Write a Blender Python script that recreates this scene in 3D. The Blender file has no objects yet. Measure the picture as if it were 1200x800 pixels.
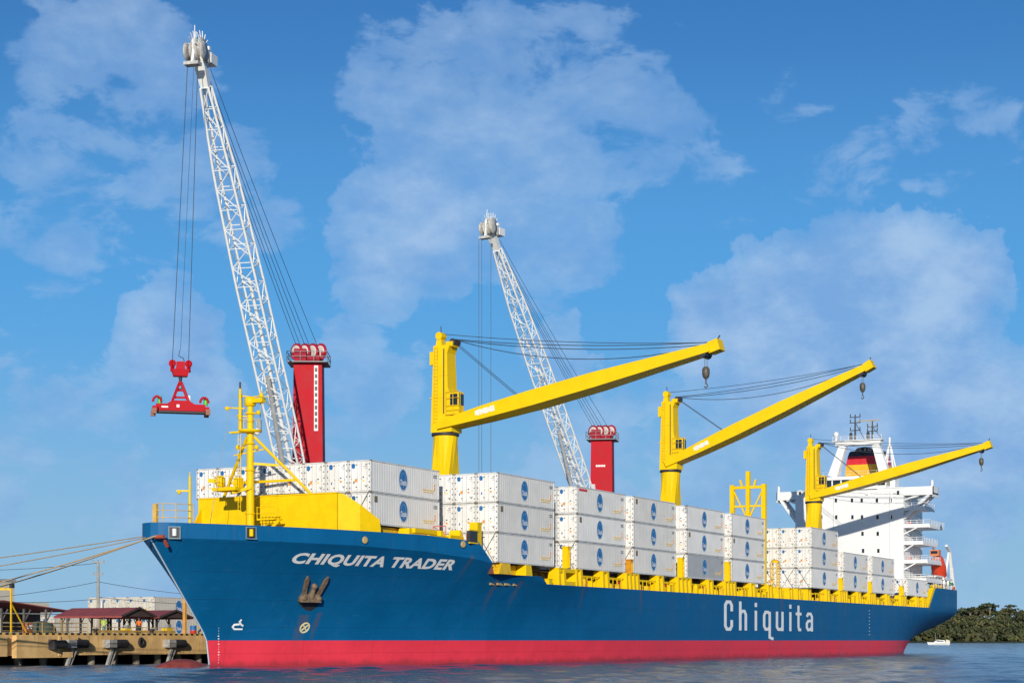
import bpy, math, random
import numpy as np
from mathutils import Vector as V, Matrix, Euler
random.seed(7)
R = math.radians
SC = bpy.context.scene
COL = SC.collection
# ------------------------------------------------------------------ camera
# metres: x runs aft along the ship, y from its port side to starboard, z up from the water
F = 2089.0; A = R(28.0); CAM = V((-151.9, -82.3, 2.3))
cam = bpy.data.cameras.new('camera'); co = bpy.data.objects.new('camera', cam); COL.objects.link(co)
cam.sensor_fit = 'HORIZONTAL'; cam.sensor_width = 36; cam.lens = F / 1200 * 36; cam.shift_y = 350 / 1200
cam.clip_start = 1; cam.clip_end = 60000
co.location = CAM; co.rotation_euler = (math.pi / 2, 0, -(math.pi / 2 - A))
SC.camera = co
# ------------------------------------------------------------------ light and exposure
SUN_EL, SUN_AZ = R(15), math.atan2(-.43, -.90)          # direction towards the sun
SC.view_settings.view_transform = 'Standard'; SC.view_settings.look = 'None'
SC.view_settings.gamma = 1; SC.view_settings.exposure = 0.1; SC.view_settings.use_curve_mapping = False
sl = bpy.data.lights.new('sun', 'SUN'); sl.energy = 4.0; sl.angle = R(.5); sl.color = (1, .92, .79)
so = bpy.data.objects.new('sun', sl); COL.objects.link(so)
sd = V((math.cos(SUN_EL) * math.cos(SUN_AZ), math.cos(SUN_EL) * math.sin(SUN_AZ), math.sin(SUN_EL)))
so.rotation_euler = sd.to_track_quat('Z', 'Y').to_euler()
so.location = (-100, -60, 80)
# ------------------------------------------------------------------ sky
class NT:
    def __init__(s, tree): s.t = tree; s.n = tree.nodes; s.l = tree.links
    def node(s, typ, **kw):
        n = s.n.new(typ)
        for k, v in kw.items(): setattr(n, k, v)
        return n
    def put(s, sock, v):
        if isinstance(v, bpy.types.NodeSocket): s.l.new(v, sock)
        elif v is not None: sock.default_value = v
    def math(s, op, a, b=None, c=None, clamp=False):
        n = s.node('ShaderNodeMath', operation=op, use_clamp=clamp)
        for i, x in enumerate((a, b, c)): s.put(n.inputs[i], x)
        return n.outputs[0]
    def noise(s, vec, scale, detail=4, rough=.5, dist=0):
        n = s.node('ShaderNodeTexNoise'); s.put(n.inputs['Vector'], vec)
        n.inputs['Scale'].default_value = scale; n.inputs['Detail'].default_value = detail
        n.inputs['Roughness'].default_value = rough; n.inputs['Distortion'].default_value = dist
        return n.outputs['Fac']
    def rng(s, v, a, b, c=0, d=1, smooth=True):
        n = s.node('ShaderNodeMapRange'); n.interpolation_type = 'SMOOTHSTEP' if smooth else 'LINEAR'
        for i, x in enumerate((v, a, b, c, d)): s.put(n.inputs[i], x)
        return n.outputs[0]
    def mix(s, f, a, b, blend='MIX'):
        n = s.node('ShaderNodeMix', data_type='RGBA', blend_type=blend)
        s.put(n.inputs[0], f)
        for i, x in ((6, a), (7, b)): s.put(n.inputs[i], (*x, 1) if isinstance(x, tuple) and len(x) == 3 else x)
        return n.outputs[2]
    def mapping(s, vec, scale=(1, 1, 1), loc=(0, 0, 0)):
        n = s.node('ShaderNodeMapping'); s.put(n.inputs[0], vec); n.inputs['Scale'].default_value = scale; n.inputs['Location'].default_value = loc
        return n.outputs[0]
def ray(px, py):
    p = (px - 600) / F
    return V((math.cos(A) + p * math.sin(A), math.sin(A) - p * math.cos(A), (750 - py) / F))
def P(px, py, v=None, u=None, Z=None, z=None):
    d = ray(px, py)
    if v is not None: t = (v - CAM.y) / d.y
    elif u is not None: t = (u - CAM.x) / d.x
    elif z is not None: t = (z - CAM.z) / d.z
    else: t = Z
    return CAM + d * t
w = bpy.data.worlds.new('World'); SC.world = w; w.use_nodes = True
k = NT(w.node_tree); k.n.clear()
sky = k.node('ShaderNodeTexSky', sky_type='NISHITA'); sky.sun_disc = False
sky.sun_elevation = SUN_EL; sky.sun_rotation = math.pi / 2 - SUN_AZ
sky.air_density = 1.0; sky.dust_density = .6; sky.ozone_density = 2.5; sky.altitude = 10
hs = k.node('ShaderNodeHueSaturation'); hs.inputs['Saturation'].default_value = 1.3; hs.inputs['Value'].default_value = 1.0
k.put(hs.inputs['Color'], sky.outputs[0])
tc = k.node('ShaderNodeTexCoord').outputs['Generated']
def dirn(px, py): return ray(px, py).normalized()
warp = k.noise(tc, 9, 5, .6)
nv = k.node('ShaderNodeTexNoise'); k.put(nv.inputs['Vector'], tc); nv.inputs['Scale'].default_value = 9; nv.inputs['Detail'].default_value = 9; nv.inputs['Roughness'].default_value = .62
off = k.node('ShaderNodeVectorMath', operation='MULTIPLY_ADD'); k.put(off.inputs[0], nv.outputs['Color']); off.inputs[1].default_value = (.11, .11, .11)
sub = k.node('ShaderNodeVectorMath', operation='SUBTRACT'); k.put(sub.inputs[0], tc); sub.inputs[1].default_value = (.055, .055, .055)
k.put(off.inputs[2], sub.outputs[0])
nd = k.node('ShaderNodeVectorMath', operation='NORMALIZE'); k.put(nd.inputs[0], off.outputs[0])
blobs = [  # (x, y, radius px, weight): cloud masses by their bearing in the sky
 (560, 170, 200, .7), (480, 270, 120, .9), (700, 140, 150, .6), (640, 270, 120, .6), (860, 240, 120, .35),
 (130, 90, 150, .55), (60, 250, 130, .5), (230, 240, 150, .5), (180, 430, 95, .9), (90, 560, 180, .5),
 (980, 400, 150, 1.35), (1080, 350, 110, 1.2), (900, 370, 100, 1.2), (1100, 470, 170, 1.2), (680, 370, 60, .8), (1165, 315, 45, .8), (780, 560, 200, .6), (450, 430, 100, .6),
 (1000, 150, 200, .3), (1120, 160, 110, .4), (300, 640, 300, .5), (1120, 620, 150, .5), (-300, 200, 250, .7), (1500, 300, 250, .7), (1900, 150, 250, .6), (-700, 100, 260, .6)]
acc = None
for bx, by, br, wt in blobs:
    d = dirn(bx, by); dp = k.node('ShaderNodeVectorMath', operation='DOT_PRODUCT')
    k.put(dp.inputs[0], nd.outputs[0]); dp.inputs[1].default_value = d
    m_ = k.rng(dp.outputs['Value'], math.cos(br / F * 1.15), math.cos(br / F * .25), 0, wt)
    acc = m_ if acc is None else k.math('MAXIMUM', acc, m_)
fb = k.noise(k.mapping(tc, (1, 1, 1.9)), 16, 9, .6, .3)
wide = k.rng(k.noise(k.mapping(tc, (1, 1, 2.2), (3, 1, 2)), 5, 6, .55), .45, .7, 0, .38)
cov = k.math('MAXIMUM', acc, wide)
dens = k.math('ADD', cov, k.math('MULTIPLY', k.math('SUBTRACT', fb, .5), 1.5))
cl = k.math('ADD', k.rng(dens, .38, .54, 0, .36), k.rng(dens, .35, 1.2, 0, .5))
inner = k.rng(k.noise(k.mapping(tc, (1, 1, 1.6), (1, 5, 2)), 22, 7, .6), .3, .75, 0, 1)
sep = k.node('ShaderNodeSeparateXYZ'); k.put(sep.inputs[0], tc)
ccol = k.mix(inner, (1.9, 3.7, 6.8), (3.9, 5.5, 7.7))
tint = k.mix(1.0, hs.outputs[0], (.66, .80, 1.0), 'MULTIPLY')
mid_ = k.mix(k.rng(sep.outputs[2], .34, .15, 0, .75), tint, (.85, 3.5, 7.2))
base_ = k.mix(k.rng(sep.outputs[2], .20, -.01, 0, .92), mid_, (2.9, 4.9, 6.7))
cmix = k.mix(cl, base_, ccol)
bg = k.node('ShaderNodeBackground'); k.put(bg.inputs['Color'], cmix); bg.inputs['Strength'].default_value = .1
wo = k.node('ShaderNodeOutputWorld'); k.l.new(bg.outputs[0], wo.inputs[0])
# ------------------------------------------------------------------ materials
MATS = {}
def mat(name, col, rough=.5, metal=0, var=.12, vscale=1.2, streak=0, scol=(.20, .09, .03), bump=0, bscale=8, coat=0, spec=.5, rand=0):
    if name in MATS: return MATS[name]
    m = bpy.data.materials.new(name); m.use_nodes = True; t = NT(m.node_tree); b = t.n['Principled BSDF']
    o = t.node('ShaderNodeTexCoord').outputs['Object']
    gi = t.node('ShaderNodeNewGeometry').outputs['Position']
    n1 = t.noise(gi, vscale, 6, .6)
    c = t.mix(t.rng(n1, .3, .7), tuple(x * (1 - var) for x in col), tuple(min(1, x * (1 + var * .5)) for x in col))
    if rand:
        ri = t.node('ShaderNodeObjectInfo').outputs['Random']; c = t.mix(1.0, c, t.mix(ri, (1 - rand, 1 - rand * 1.15, 1 - rand * 1.4), (1.05, 1.05, 1.06)), 'MULTIPLY')
    if streak:
        st = t.noise(t.mapping(gi, (2.2, 2.2, .16)), 1.3, 5, .65)
        pt = t.noise(gi, .35, 3, .5)
        f = t.math('MULTIPLY', t.rng(st, .56, .78), t.rng(pt, .42, .62))
        c = t.mix(t.math('MULTIPLY', f, streak), c, scol)
        fine = t.rng(t.noise(gi, 14, 3, .7), .68, .76)
        c = t.mix(t.math('MULTIPLY', fine, streak * .5), c, scol)
    t.put(b.inputs['Base Color'], c)
    t.put(b.inputs['Roughness'], t.rng(n1, .2, .8, max(.02, rough - .08), min(1, rough + .08)))
    b.inputs['Metallic'].default_value = metal
    b.inputs['Specular IOR Level'].default_value = spec
    if coat: b.inputs['Coat Weight'].default_value = coat
    if bump:
        bn = t.node('ShaderNodeBump'); bn.inputs['Strength'].default_value = bump; bn.inputs['Distance'].default_value = .05
        t.put(bn.inputs['Height'], t.noise(gi, bscale, 5, .6)); t.put(b.inputs['Normal'], bn.outputs[0])
    MATS[name] = m
    return m
M_YEL = mat('yellow ship paint', (.83, .545, .001), .5, var=.06, vscale=.6, spec=.2, streak=.16, scol=(.30, .13, .02))
M_YEL2 = mat('worn yellow paint', (.76, .47, .010), .55, var=.2, vscale=2.5, streak=.7, scol=(.22, .09, .02))
M_WHT = mat('white ship paint', (.80, .80, .79), .45, var=.05, streak=.25, scol=(.45, .33, .22))
M_CON = mat('white container paint', (.80, .775, .73), .5, rand=.10, var=.07, vscale=.5, streak=.25, scol=(.36, .30, .23))
M_DOOR = mat('white container door paint', (.80, .79, .765), .5, rand=.06, var=.05, vscale=.8, streak=.3, scol=(.42, .33, .24))
M_CONG = mat('grey container paint', (.40, .41, .42), .5, var=.07, vscale=.5, streak=.3, scol=(.2, .18, .15))
M_CFR = mat('container frame paint', (.62, .62, .60), .5, var=.2, vscale=2, streak=.6, scol=(.2, .13, .08))
M_EMB = mat('emblem blue', (.015, .14, .38), .4, var=.05)
M_EMW = mat('emblem white', (.72, .76, .8), .4, var=.05)
M_EMR = mat('emblem pale blue', (.12, .32, .62), .4, var=.05)
M_DK = mat('dark steel', (.035, .035, .04), .5, var=.3, vscale=3)
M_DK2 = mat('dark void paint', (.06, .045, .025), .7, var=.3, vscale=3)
M_ROPE = mat('wire rope', (.05, .06, .075), .5, metal=.3, var=.2, vscale=3)
M_ORG = mat('orange sticker', (.75, .27, .02), .5, var=.05)
M_YST = mat('yellow print', (.80, .58, .22), .5, var=.05)
M_BRN = mat('brown vent grille', (.20, .16, .09), .6, var=.2)
M_RED = mat('red crane paint', (.46, .008, .018), .6, spec=.15, var=.1, vscale=.6, streak=.25, scol=(.10, .01, .015))
M_RED2 = mat('dark red crane paint', (.34, .010, .03), .6, spec=.15, var=.15, vscale=1.5)
M_BOOM = mat('white boom paint', (.80, .81, .79), .45, var=.06, vscale=1.5, streak=.3, scol=(.34, .25, .16))
M_GREY = mat('grey steel', (.30, .31, .31), .5, metal=.2, var=.2, vscale=2)
M_LGREY = mat('galvanised steel', (.48, .49, .49), .45, metal=.3, var=.15, vscale=2)
M_GLASS = mat('dark window glass', (.012, .018, .022), .06, var=.1, spec=.8)
M_TEAL = mat('teal cab glass', (.04, .16, .17), .12, var=.2)
M_CONC = mat('quay concrete', (.74, .47, .19), .85, var=.2, vscale=.7, streak=.65, scol=(.20, .12, .05), bump=.3, bscale=3)
_t = NT(M_CONC.node_tree); _b = _t.n['Principled BSDF']; _g = _t.node('ShaderNodeNewGeometry').outputs['Position']
_drip = _t.math('MULTIPLY', _t.rng(_t.noise(_t.mapping(_g, (1, 1, .12)), 2.6, 5, .7), .52, .72), .55)
_t.put(_b.inputs['Base Color'], _t.mix(_drip, _b.inputs['Base Color'].links[0].from_socket, (.12, .08, .045)))
M_CONC2 = mat('yard paving', (.30, .28, .25), .9, var=.15, vscale=.4, bump=.2, bscale=2)
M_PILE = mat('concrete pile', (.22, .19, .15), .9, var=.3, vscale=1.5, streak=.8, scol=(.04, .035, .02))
M_RUB = mat('black rubber', (.022, .022, .024), .75, var=.3, vscale=3)
M_ROOF = mat('maroon roof sheet', (.30, .065, .055), .6, var=.15, vscale=.8, streak=.3, scol=(.10, .03, .03))
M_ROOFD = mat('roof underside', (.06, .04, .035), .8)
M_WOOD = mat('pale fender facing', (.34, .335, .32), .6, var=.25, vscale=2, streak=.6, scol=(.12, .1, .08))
M_CREAM = mat('cream wall', (.62, .57, .46), .8, var=.1, vscale=.4, streak=.3, scol=(.3, .26, .2))
M_ORB = mat('orange lifeboat plastic', (.62, .06, .02), .4, var=.08)
M_HAWS = mat('mooring hawser', (.42, .31, .17), .9, var=.2, vscale=6)
M_POLE = mat('grey utility pole', (.33, .31, .28), .85, var=.2, vscale=2)
M_ANC = mat('weathered anchor', (.19, .13, .08), .8, var=.4, vscale=2.5, streak=.9, scol=(.16, .06, .02), bump=.5, bscale=5)
M_SKIN = mat('skin', (.30, .16, .10), .6); M_HIV = mat('lime shirt', (.45, .62, .10), .8); M_JEAN = mat('teal trousers', (.05, .22, .25), .8)
M_ORS = mat('orange shirt', (.7, .16, .03), .8); M_NAVY = mat('navy trousers', (.02, .03, .07), .8); M_YVS = mat('yellow jacket', (.75, .50, .02), .8)
M_BARB = mat('blue drum', (.03, .16, .42), .5); M_BARR = mat('red drum', (.5, .04, .02), .5); M_GRN = mat('green lamp housing', (.10, .55, .05), .5)
M_SHORE = mat('hazed cream container paint', (.60, .56, .48), .6, var=.12, vscale=.6, streak=.4, scol=(.3, .24, .17))  # white containers tinted cream to paint in the haze, plus dirt streaks
M_TARP = mat('dark green tarpaulin', (.06, .09, .07), .8, var=.3)
M_FR = mat('funnel red', (.60, .02, .03), .4); M_FG = mat('funnel gold', (.80, .42, .01), .4)
M_TAN = mat('tan opening', (.45, .33, .14), .6)
# ------------------------------------------------------------------ mesh builder
class MB:
    def __init__(s): s.v = []; s.f = []; s.m = []; s.s = []
    def add(s, pts, faces, m=0, smooth=False):
        o = len(s.v); s.v += [tuple(p) for p in pts]
        for f in faces: s.f.append([i + o for i in f]); s.m.append(m); s.s.append(smooth)
    def hexa(s, p, m=0): s.add(p, [(0, 3, 2, 1), (4, 5, 6, 7), (0, 1, 5, 4), (1, 2, 6, 5), (2, 3, 7, 6), (3, 0, 4, 7)], m)
    def box(s, x0, x1, y0, y1, z0, z1, m=0):
        s.hexa([(x0, y0, z0), (x1, y0, z0), (x1, y1, z0), (x0, y1, z0), (x0, y0, z1), (x1, y0, z1), (x1, y1, z1), (x0, y1, z1)], m)
    def cbox(s, c, sx, sy, sz, m=0, rz=0):
        c = V(c); cr, sr = math.cos(rz), math.sin(rz); q = []
        for dz in (-1, 1):
            for a, b in ((-1, -1), (1, -1), (1, 1), (-1, 1)):
                x, y = a * sx / 2, b * sy / 2
                q.append((c.x + x * cr - y * sr, c.y + x * sr + y * cr, c.z + dz * sz / 2))
        s.hexa(q, m)
    def frame(s, p, q, up=None):
        d = (V(q) - V(p)); d.normalize(); up = V(up) if up else V((0, 0, 1))
        if abs(d.dot(up)) > .99: up = V((1, 0, 0))
        a = d.cross(up).normalized(); b = a.cross(d).normalized()
        return d, a, b
    def bar(s, p, q, w=.1, h=None, m=0, up=None, w1=None, h1=None):
        h = w if h is None else h; w1 = w if w1 is None else w1; h1 = h if h1 is None else h1
        p, q = V(p), V(q); d, a, b = s.frame(p, q, up); r = []
        for o, ww, hh in ((p, w, h), (q, w1, h1)):
            for i, j in ((-1, -1), (1, -1), (1, 1), (-1, 1)): r.append(o + a * (i * ww / 2) + b * (j * hh / 2))
        s.hexa(r, m)
    def tube(s, p, q, r=.05, r1=None, n=8, m=0, caps=True):
        r1 = r if r1 is None else r1; p, q = V(p), V(q); d, a, b = s.frame(p, q); pts = []
        for o, rr in ((p, r), (q, r1)):
            for i in range(n):
                t = 2 * math.pi * (i + .5) / n; pts.append(o + a * (math.cos(t) * rr) + b * (math.sin(t) * rr))
        s.add(pts, [(i, (i + 1) % n, n + (i + 1) % n, n + i) for i in range(n)], m, n > 5)
        if caps: s.add(pts, [tuple(range(n))[::-1], tuple(range(n, 2 * n))], m)
    def path(s, pts, r, n=5, m=0):
        for i in range(len(pts) - 1): s.tube(pts[i], pts[i + 1], r, r, n, m, caps=False)
    def lathe(s, c, prof, n=16, m=0, axis=None):
        c = V(c); pts = []; ax = V(axis).normalized() if axis else V((0, 0, 1))
        a = ax.orthogonal().normalized(); b = ax.cross(a)
        for r, h in prof:
            for i in range(n):
                t = 2 * math.pi * i / n; pts.append(c + a * (math.cos(t) * r) + b * (math.sin(t) * r) + ax * h)
        fs = [(j * n + i, j * n + (i + 1) % n, (j + 1) * n + (i + 1) % n, (j + 1) * n + i) for j in range(len(prof) - 1) for i in range(n)]
        s.add(pts, fs, m, True)
        s.add(pts, [tuple(range(n))[::-1], tuple(range((len(prof) - 1) * n, len(prof) * n))], m)
    def prism(s, out, d, m=0):
        n = len(out); d = V(d); pts = [V(p) for p in out] + [V(p) + d for p in out]
        s.add(pts, [tuple(range(n))[::-1], tuple(range(n, 2 * n))] + [(i, (i + 1) % n, n + (i + 1) % n, n + i) for i in range(n)], m)
    def ribbon(s, pts, wd, nrm, m=0):
        # flat stroke of even width along a polyline in the plane across nrm
        pts = [V(p) for p in pts]; nrm = V(nrm).normalized(); L = []
        for i, p in enumerate(pts):
            a = (p - pts[i - 1]).normalized() if i else (pts[1] - p).normalized()
            b = (pts[i + 1] - p).normalized() if i < len(pts) - 1 else a
            t = (a + b).normalized(); sd_ = t.cross(nrm).normalized(); c = max(.5, t.dot(a))
            L += [p + sd_ * (wd / 2 / c), p - sd_ * (wd / 2 / c)]
        s.add(L, [(2 * i, 2 * i + 1, 2 * i + 3, 2 * i + 2) for i in range(len(pts) - 1)], m)
    def mesh(s, name, mats):
        me = bpy.data.meshes.new(name); me.from_pydata(s.v, [], s.f)
        for x in (mats if isinstance(mats, (list, tuple)) else [mats]): me.materials.append(x)
        me.polygons.foreach_set('material_index', s.m); me.polygons.foreach_set('use_smooth', s.s); me.update()
        return me
    def build(s, name, mats, parent=None, label=None, stuff=False):
        org = V((0, 0, 0)); q = parent
        while q is not None: org += q.location; q = q.parent
        if org.length: s.v = [(a - org.x, b - org.y, c - org.z) for a, b, c in s.v]
        return link(name, s.mesh(name, mats), parent, label, stuff)
def link(name, me, parent=None, label=None, stuff=False):
    o = bpy.data.objects.new(name, me); COL.objects.link(o)
    if parent is not None: o.parent = parent
    if label: o['label'] = label
    if stuff: o['kind'] = 'stuff'
    return o
def tag(o, label=None, cat=None, group=None, kind=None):
    for a, b in (('label', label), ('category', cat), ('group', group), ('kind', kind)):
        if b: o[a] = b
    return o
def thing(name, loc, label, cat, group=None):
    o = bpy.data.objects.new(name, None); COL.objects.link(o); o.location = loc; o.empty_display_size = .5
    return tag(o, label, cat, group)
def kids(o): return [c for c in COL.objects if c.parent == o]
def copy_tree(o, parent=None):
    c = o.copy(); COL.objects.link(c)
    if parent is not None: c.parent = parent
    for ch in CH.get(o.name, None) or kids(o): copy_tree(ch, c)
    return c
CH = {}
def text_mesh(body, shear=0, offset=0, size=1.0, sx=1):
    cu = bpy.data.curves.new('t', 'FONT'); cu.body = body; cu.size = size; cu.shear = shear; cu.offset = offset; cu.resolution_u = 3; cu.space_character = sx
    o = bpy.data.objects.new('t', cu); COL.objects.link(o)
    dg = bpy.context.evaluated_depsgraph_get(); dg.update()
    me = bpy.data.meshes.new_from_object(o.evaluated_get(dg))
    vs = [tuple(v.co) for v in me.vertices]; fs = [tuple(p.vertices) for p in me.polygons]
    bpy.data.objects.remove(o); bpy.data.curves.remove(cu); bpy.data.meshes.remove(me)
    return vs, fs
def interp(x, tab):
    return float(np.interp(x, [a for a, _ in tab], [b for _, b in tab]))
def sag(p, q, s, n=14):
    p, q = V(p), V(q); return [p.lerp(q, i / n) - V((0, 0, 4 * s * (i / n) * (1 - i / n))) for i in range(n + 1)]
# ------------------------------------------------------------------ water
def water():
    r = [2.0]
    while r[-1] < 30000:
        x = r[-1]; r.append(x * (1.06 if x < 60 else 1.0042 if x < 330 else 1.012 if x < 1500 else 1.05))
    r = np.array(r)
    fwd = A
    th = np.concatenate([np.linspace(-math.pi, -R(22), 50, endpoint=False), np.linspace(-R(22), R(22), 460, endpoint=False), np.linspace(R(22), math.pi, 50, endpoint=False)]) + fwd
    X = CAM.x + r[:, None] * np.cos(th); Y = CAM.y + r[:, None] * np.sin(th)
    Zz = np.zeros_like(X); rng = np.random.RandomState(3)
    for i in range(46):
        lam = 1.1 * 1.09 ** i if i < 30 else rng.uniform(2, 9); ang = rng.normal(.9, .75); kk = 2 * math.pi / lam; ph = rng.uniform(0, 7)
        amp = .0058 * lam ** .62
        s_ = np.sin(kk * (math.cos(ang) * X + math.sin(ang) * Y) + ph + .6 * np.sin(X * .021 + Y * .017 + i))
        Zz += amp * (s_ + .25 * s_ * s_ - .12) * np.clip(1.3 - r[:, None] * .004 / lam * 3.0, 0, 1)
    nr, nt = X.shape
    co_ = np.stack([X, Y, Zz], -1).reshape(-1, 3)
    a = np.arange(nr - 1)[:, None] * nt + np.arange(nt)[None]; b = np.arange(nr - 1)[:, None] * nt + (np.arange(nt) + 1)[None] % nt
    q = np.stack([a, a + nt, b + nt, b], -1).reshape(-1, 4)
    me = bpy.data.meshes.new('water'); me.vertices.add(len(co_)); me.vertices.foreach_set('co', co_.ravel())
    me.loops.add(q.size); me.loops.foreach_set('vertex_index', q.ravel().astype(np.int32))
    me.polygons.add(len(q)); me.polygons.foreach_set('loop_start', np.arange(0, q.size, 4, dtype=np.int32))
    me.polygons.foreach_set('use_smooth', np.ones(len(q), bool)); me.update(calc_edges=True); me.validate()
    m = bpy.data.materials.new('harbour water'); m.use_nodes = True; t = NT(m.node_tree); bs = t.n['Principled BSDF']
    g = t.node('ShaderNodeNewGeometry').outputs['Position']
    t.put(bs.inputs['Base Color'], t.mix(t.noise(g, .02, 3), (.022, .065, .11), (.030, .080, .125)))
    bs.inputs['Roughness'].default_value = .09; bs.inputs['IOR'].default_value = 1.33
    h = t.math('ADD', t.noise(g, 2.9, 5, .66), t.math('MULTIPLY', t.noise(g, 9.0, 4, .65), .4))
    bn = t.node('ShaderNodeBump'); bn.inputs['Strength'].default_value = 1.0; bn.inputs['Distance'].default_value = .055
    t.put(bn.inputs['Height'], h); t.put(bs.inputs['Normal'], bn.outputs[0])
    me.materials.append(m); tag(link('water', me), kind='structure')
water()
# ------------------------------------------------------------------ ship hull form
CY = 14.2
ZK0 = 10.8
T_DK = [(-34.7, 0), (-34.4, .9), (-33.8, 1.6), (-32.5, 2.6), (-30, 4.3), (-26, 6.5), (-22, 8.3), (-18, 9.7), (-14, 10.9), (-8, 12.5), (-2, 13.9), (3, 14.5), (8, 14.7), (165, 14.7), (172, 14.5), (179, 14.1)]
T_WL = [(-26.7, 0.02), (-24, 1.3), (-20, 3.1), (-10, 7.0), (0, 10.0), (10, 12.2), (20, 13.7), (30, 14.5), (40, 14.7), (122, 14.7), (136, 14.2), (146, 12.9), (156, 10.4), (166, 6.4), (172, 3.2), (176, 1.0), (179, .5)]
T_TOP = [(-34.7, 12.15), (-10, 12.05), (-3.0, 11.7), (-.8, 9.75), (-.5, 8.75), (8.3, 8.75), (8.9, 8.4), (9.6, 8.02), (157.4, 8.02), (162.2, 11.6), (179, 11.6)]
T_KN = [(-34.7, 10.85), (-18, 10.75), (-9, 10.45), (-3, 10.0), (-.9, 9.72)]
T_STEM = [(-3, -26.5), (0, -26.7), (2.3, -27.1), (3.2, -27.7), (10.85, -34.7), (20, -34.7)]
def smooth_tab(tab):   # shape preserving cubic through the table
    xs = np.array([a for a, _ in tab]); ys = np.array([b for _, b in tab]); d = np.diff(ys) / np.diff(xs)
    m = np.concatenate([[d[0]], [0 if d[i] * d[i + 1] <= 0 else 2 * d[i] * d[i + 1] / (d[i] + d[i + 1]) for i in range(len(d) - 1)], [d[-1]]])
    def f(x):
        x = min(max(x, xs[0]), xs[-1]); i = min(int(np.searchsorted(xs, x, 'right')) - 1, len(d) - 1); h = xs[i + 1] - xs[i]; t = (x - xs[i]) / h
        return float(ys[i] * (1 + 2 * t) * (1 - t) ** 2 + m[i] * h * t * (1 - t) ** 2 + ys[i + 1] * t * t * (3 - 2 * t) + m[i + 1] * h * t * t * (t - 1))
    return f
f_dk, f_wl = smooth_tab(T_DK), smooth_tab(T_WL)
def stem(z): return interp(z, T_STEM)
def fade(U): return min(1, max(0, -U / 34.7))
def zknuckle(U): return interp(U, T_KN) if U <= -.9 else interp(U, T_TOP) - .03
def hull_b(U, z):
    zk = interp(U, T_KN) if U <= -.9 else interp(U, [(-.9, 9.72), (3, 9.3), (7, 8.6), (10, 8.0), (12, 7.95)]); u0 = U + (stem(0) + 34.7) * fade(U)
    if z >= zk: return f_dk(U)
    if U < 80: f = max(0, z / zk) ** 2.1
    else:
        x = min(1, max(0, z / 7.4)); f = x * x * (3 - 2 * x) * .5 + x * .5
    return f_wl(u0) + (f_dk(U) - f_wl(u0)) * f
def hull_v(u, z):      # port side surface at a true position
    U = u
    if u < 0: U = max(-34.7, u / (1 - (stem(z) + 34.7) / 34.7))
    return CY - hull_b(U, z)
def hull_hit(px, py):
    d = ray(px, py); t = 110.0
    while t < 420:
        p = CAM + d * t
        if p.x > -34.6 and p.y >= hull_v(p.x, p.z): return p
        t += .1
    return CAM + d * t
STAINS = [(-19.0, 4.6, .7, 4.0), (-17.6, 4.8, .35, 3.4), (1.6, 8.2, .5, 3.6), (5.2, 8.2, .5, 3.2), (-3.9, 10.4, .3, 3.0), (18.3, 8.0, .4, 3.2), (33, 8.0, .5, 3.8), (47, 8.0, .3, 2.6), (62, 8.0, .5, 3.6), (80.5, 8.0, .8, 3.0), (109, 8.0, .5, 3.4), (124, 8.0, .4, 4.0), (142, 8.0, .6, 3.2), (158, 8.6, .6, 4.2)]
def hull_mat(name, col, streak, scol):
    m = mat(name, col, .5, var=.10, vscale=.18, streak=streak, scol=scol, spec=.25)
    t = NT(m.node_tree); b = t.n['Principled BSDF']; g = t.node('ShaderNodeNewGeometry').outputs['Position']
    s_ = t.node('ShaderNodeSeparateXYZ'); t.put(s_.inputs[0], g)
    def seam(x, period, wdt):
        fr = t.math('FRACT', t.math('DIVIDE', x, period)); return t.math('LESS_THAN', t.math('ABSOLUTE', t.math('SUBTRACT', fr, .5)), wdt / period)
    sm = t.math('MAXIMUM', seam(s_.outputs[0], 7.3, .05), seam(s_.outputs[2], 2.35, .04))
    dent = t.noise(t.mapping(g, (1, 1, 1)), .55, 3, .5)
    # pale fender scrapes, and a fouled edge where the water laps
    old = b.inputs['Base Color'].links[0].from_socket
    scr = t.math('MULTIPLY', t.rng(t.noise(t.mapping(g, (.25, .25, 3.2)), 1.6, 6, .7), .60, .74), t.rng(t.noise(g, .12, 3, .6), .48, .66))
    old = t.mix(t.math('MULTIPLY', scr, .38), old, tuple(min(1, x * 1.6 + .10) for x in col))
    old = t.mix(t.math('MULTIPLY', sm, .16), old, tuple(x * .35 for x in col))
    for su, sz, sw, sl_ in STAINS:      # rust and dirt runs below openings
        nx = t.math('ADD', s_.outputs[0], t.math('MULTIPLY', t.math('SUBTRACT', t.noise(t.mapping(g, (2.5, 2.5, .25)), 1.5, 4, .6), .5), sw * 1.6))
        mk_ = t.math('MULTIPLY', t.rng(t.math('ABSOLUTE', t.math('SUBTRACT', nx, su)), sw, sw * .2), t.math('MULTIPLY', t.math('LESS_THAN', s_.outputs[2], sz), t.rng(s_.outputs[2], sz - sl_, sz, 0, .42)))
        old = t.mix(mk_, old, (.13, .075, .04))
    wet = t.rng(t.math('ADD', s_.outputs[2], t.math('MULTIPLY', t.noise(t.mapping(g, (1, 1, .4)), .9, 5, .6), 1.1)), 1.25, .55, 0, .55)
    t.put(b.inputs['Base Color'], t.mix(wet, old, (.10, .03, .03)))
    bn = t.node('ShaderNodeBump'); bn.inputs['Strength'].default_value = .5; bn.inputs['Distance'].default_value = .14
    t.put(bn.inputs['Height'], t.math('ADD', t.math('MULTIPLY', sm, .12), dent)); t.put(b.inputs['Normal'], bn.outputs[0])
    return m
M_BLUE = hull_mat('blue hull paint', (.001, .105, .27), .34, (.10, .10, .10))
M_BOT = hull_mat('red boot topping', (.74, .040, .068), .34, (.30, .03, .04))
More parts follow.
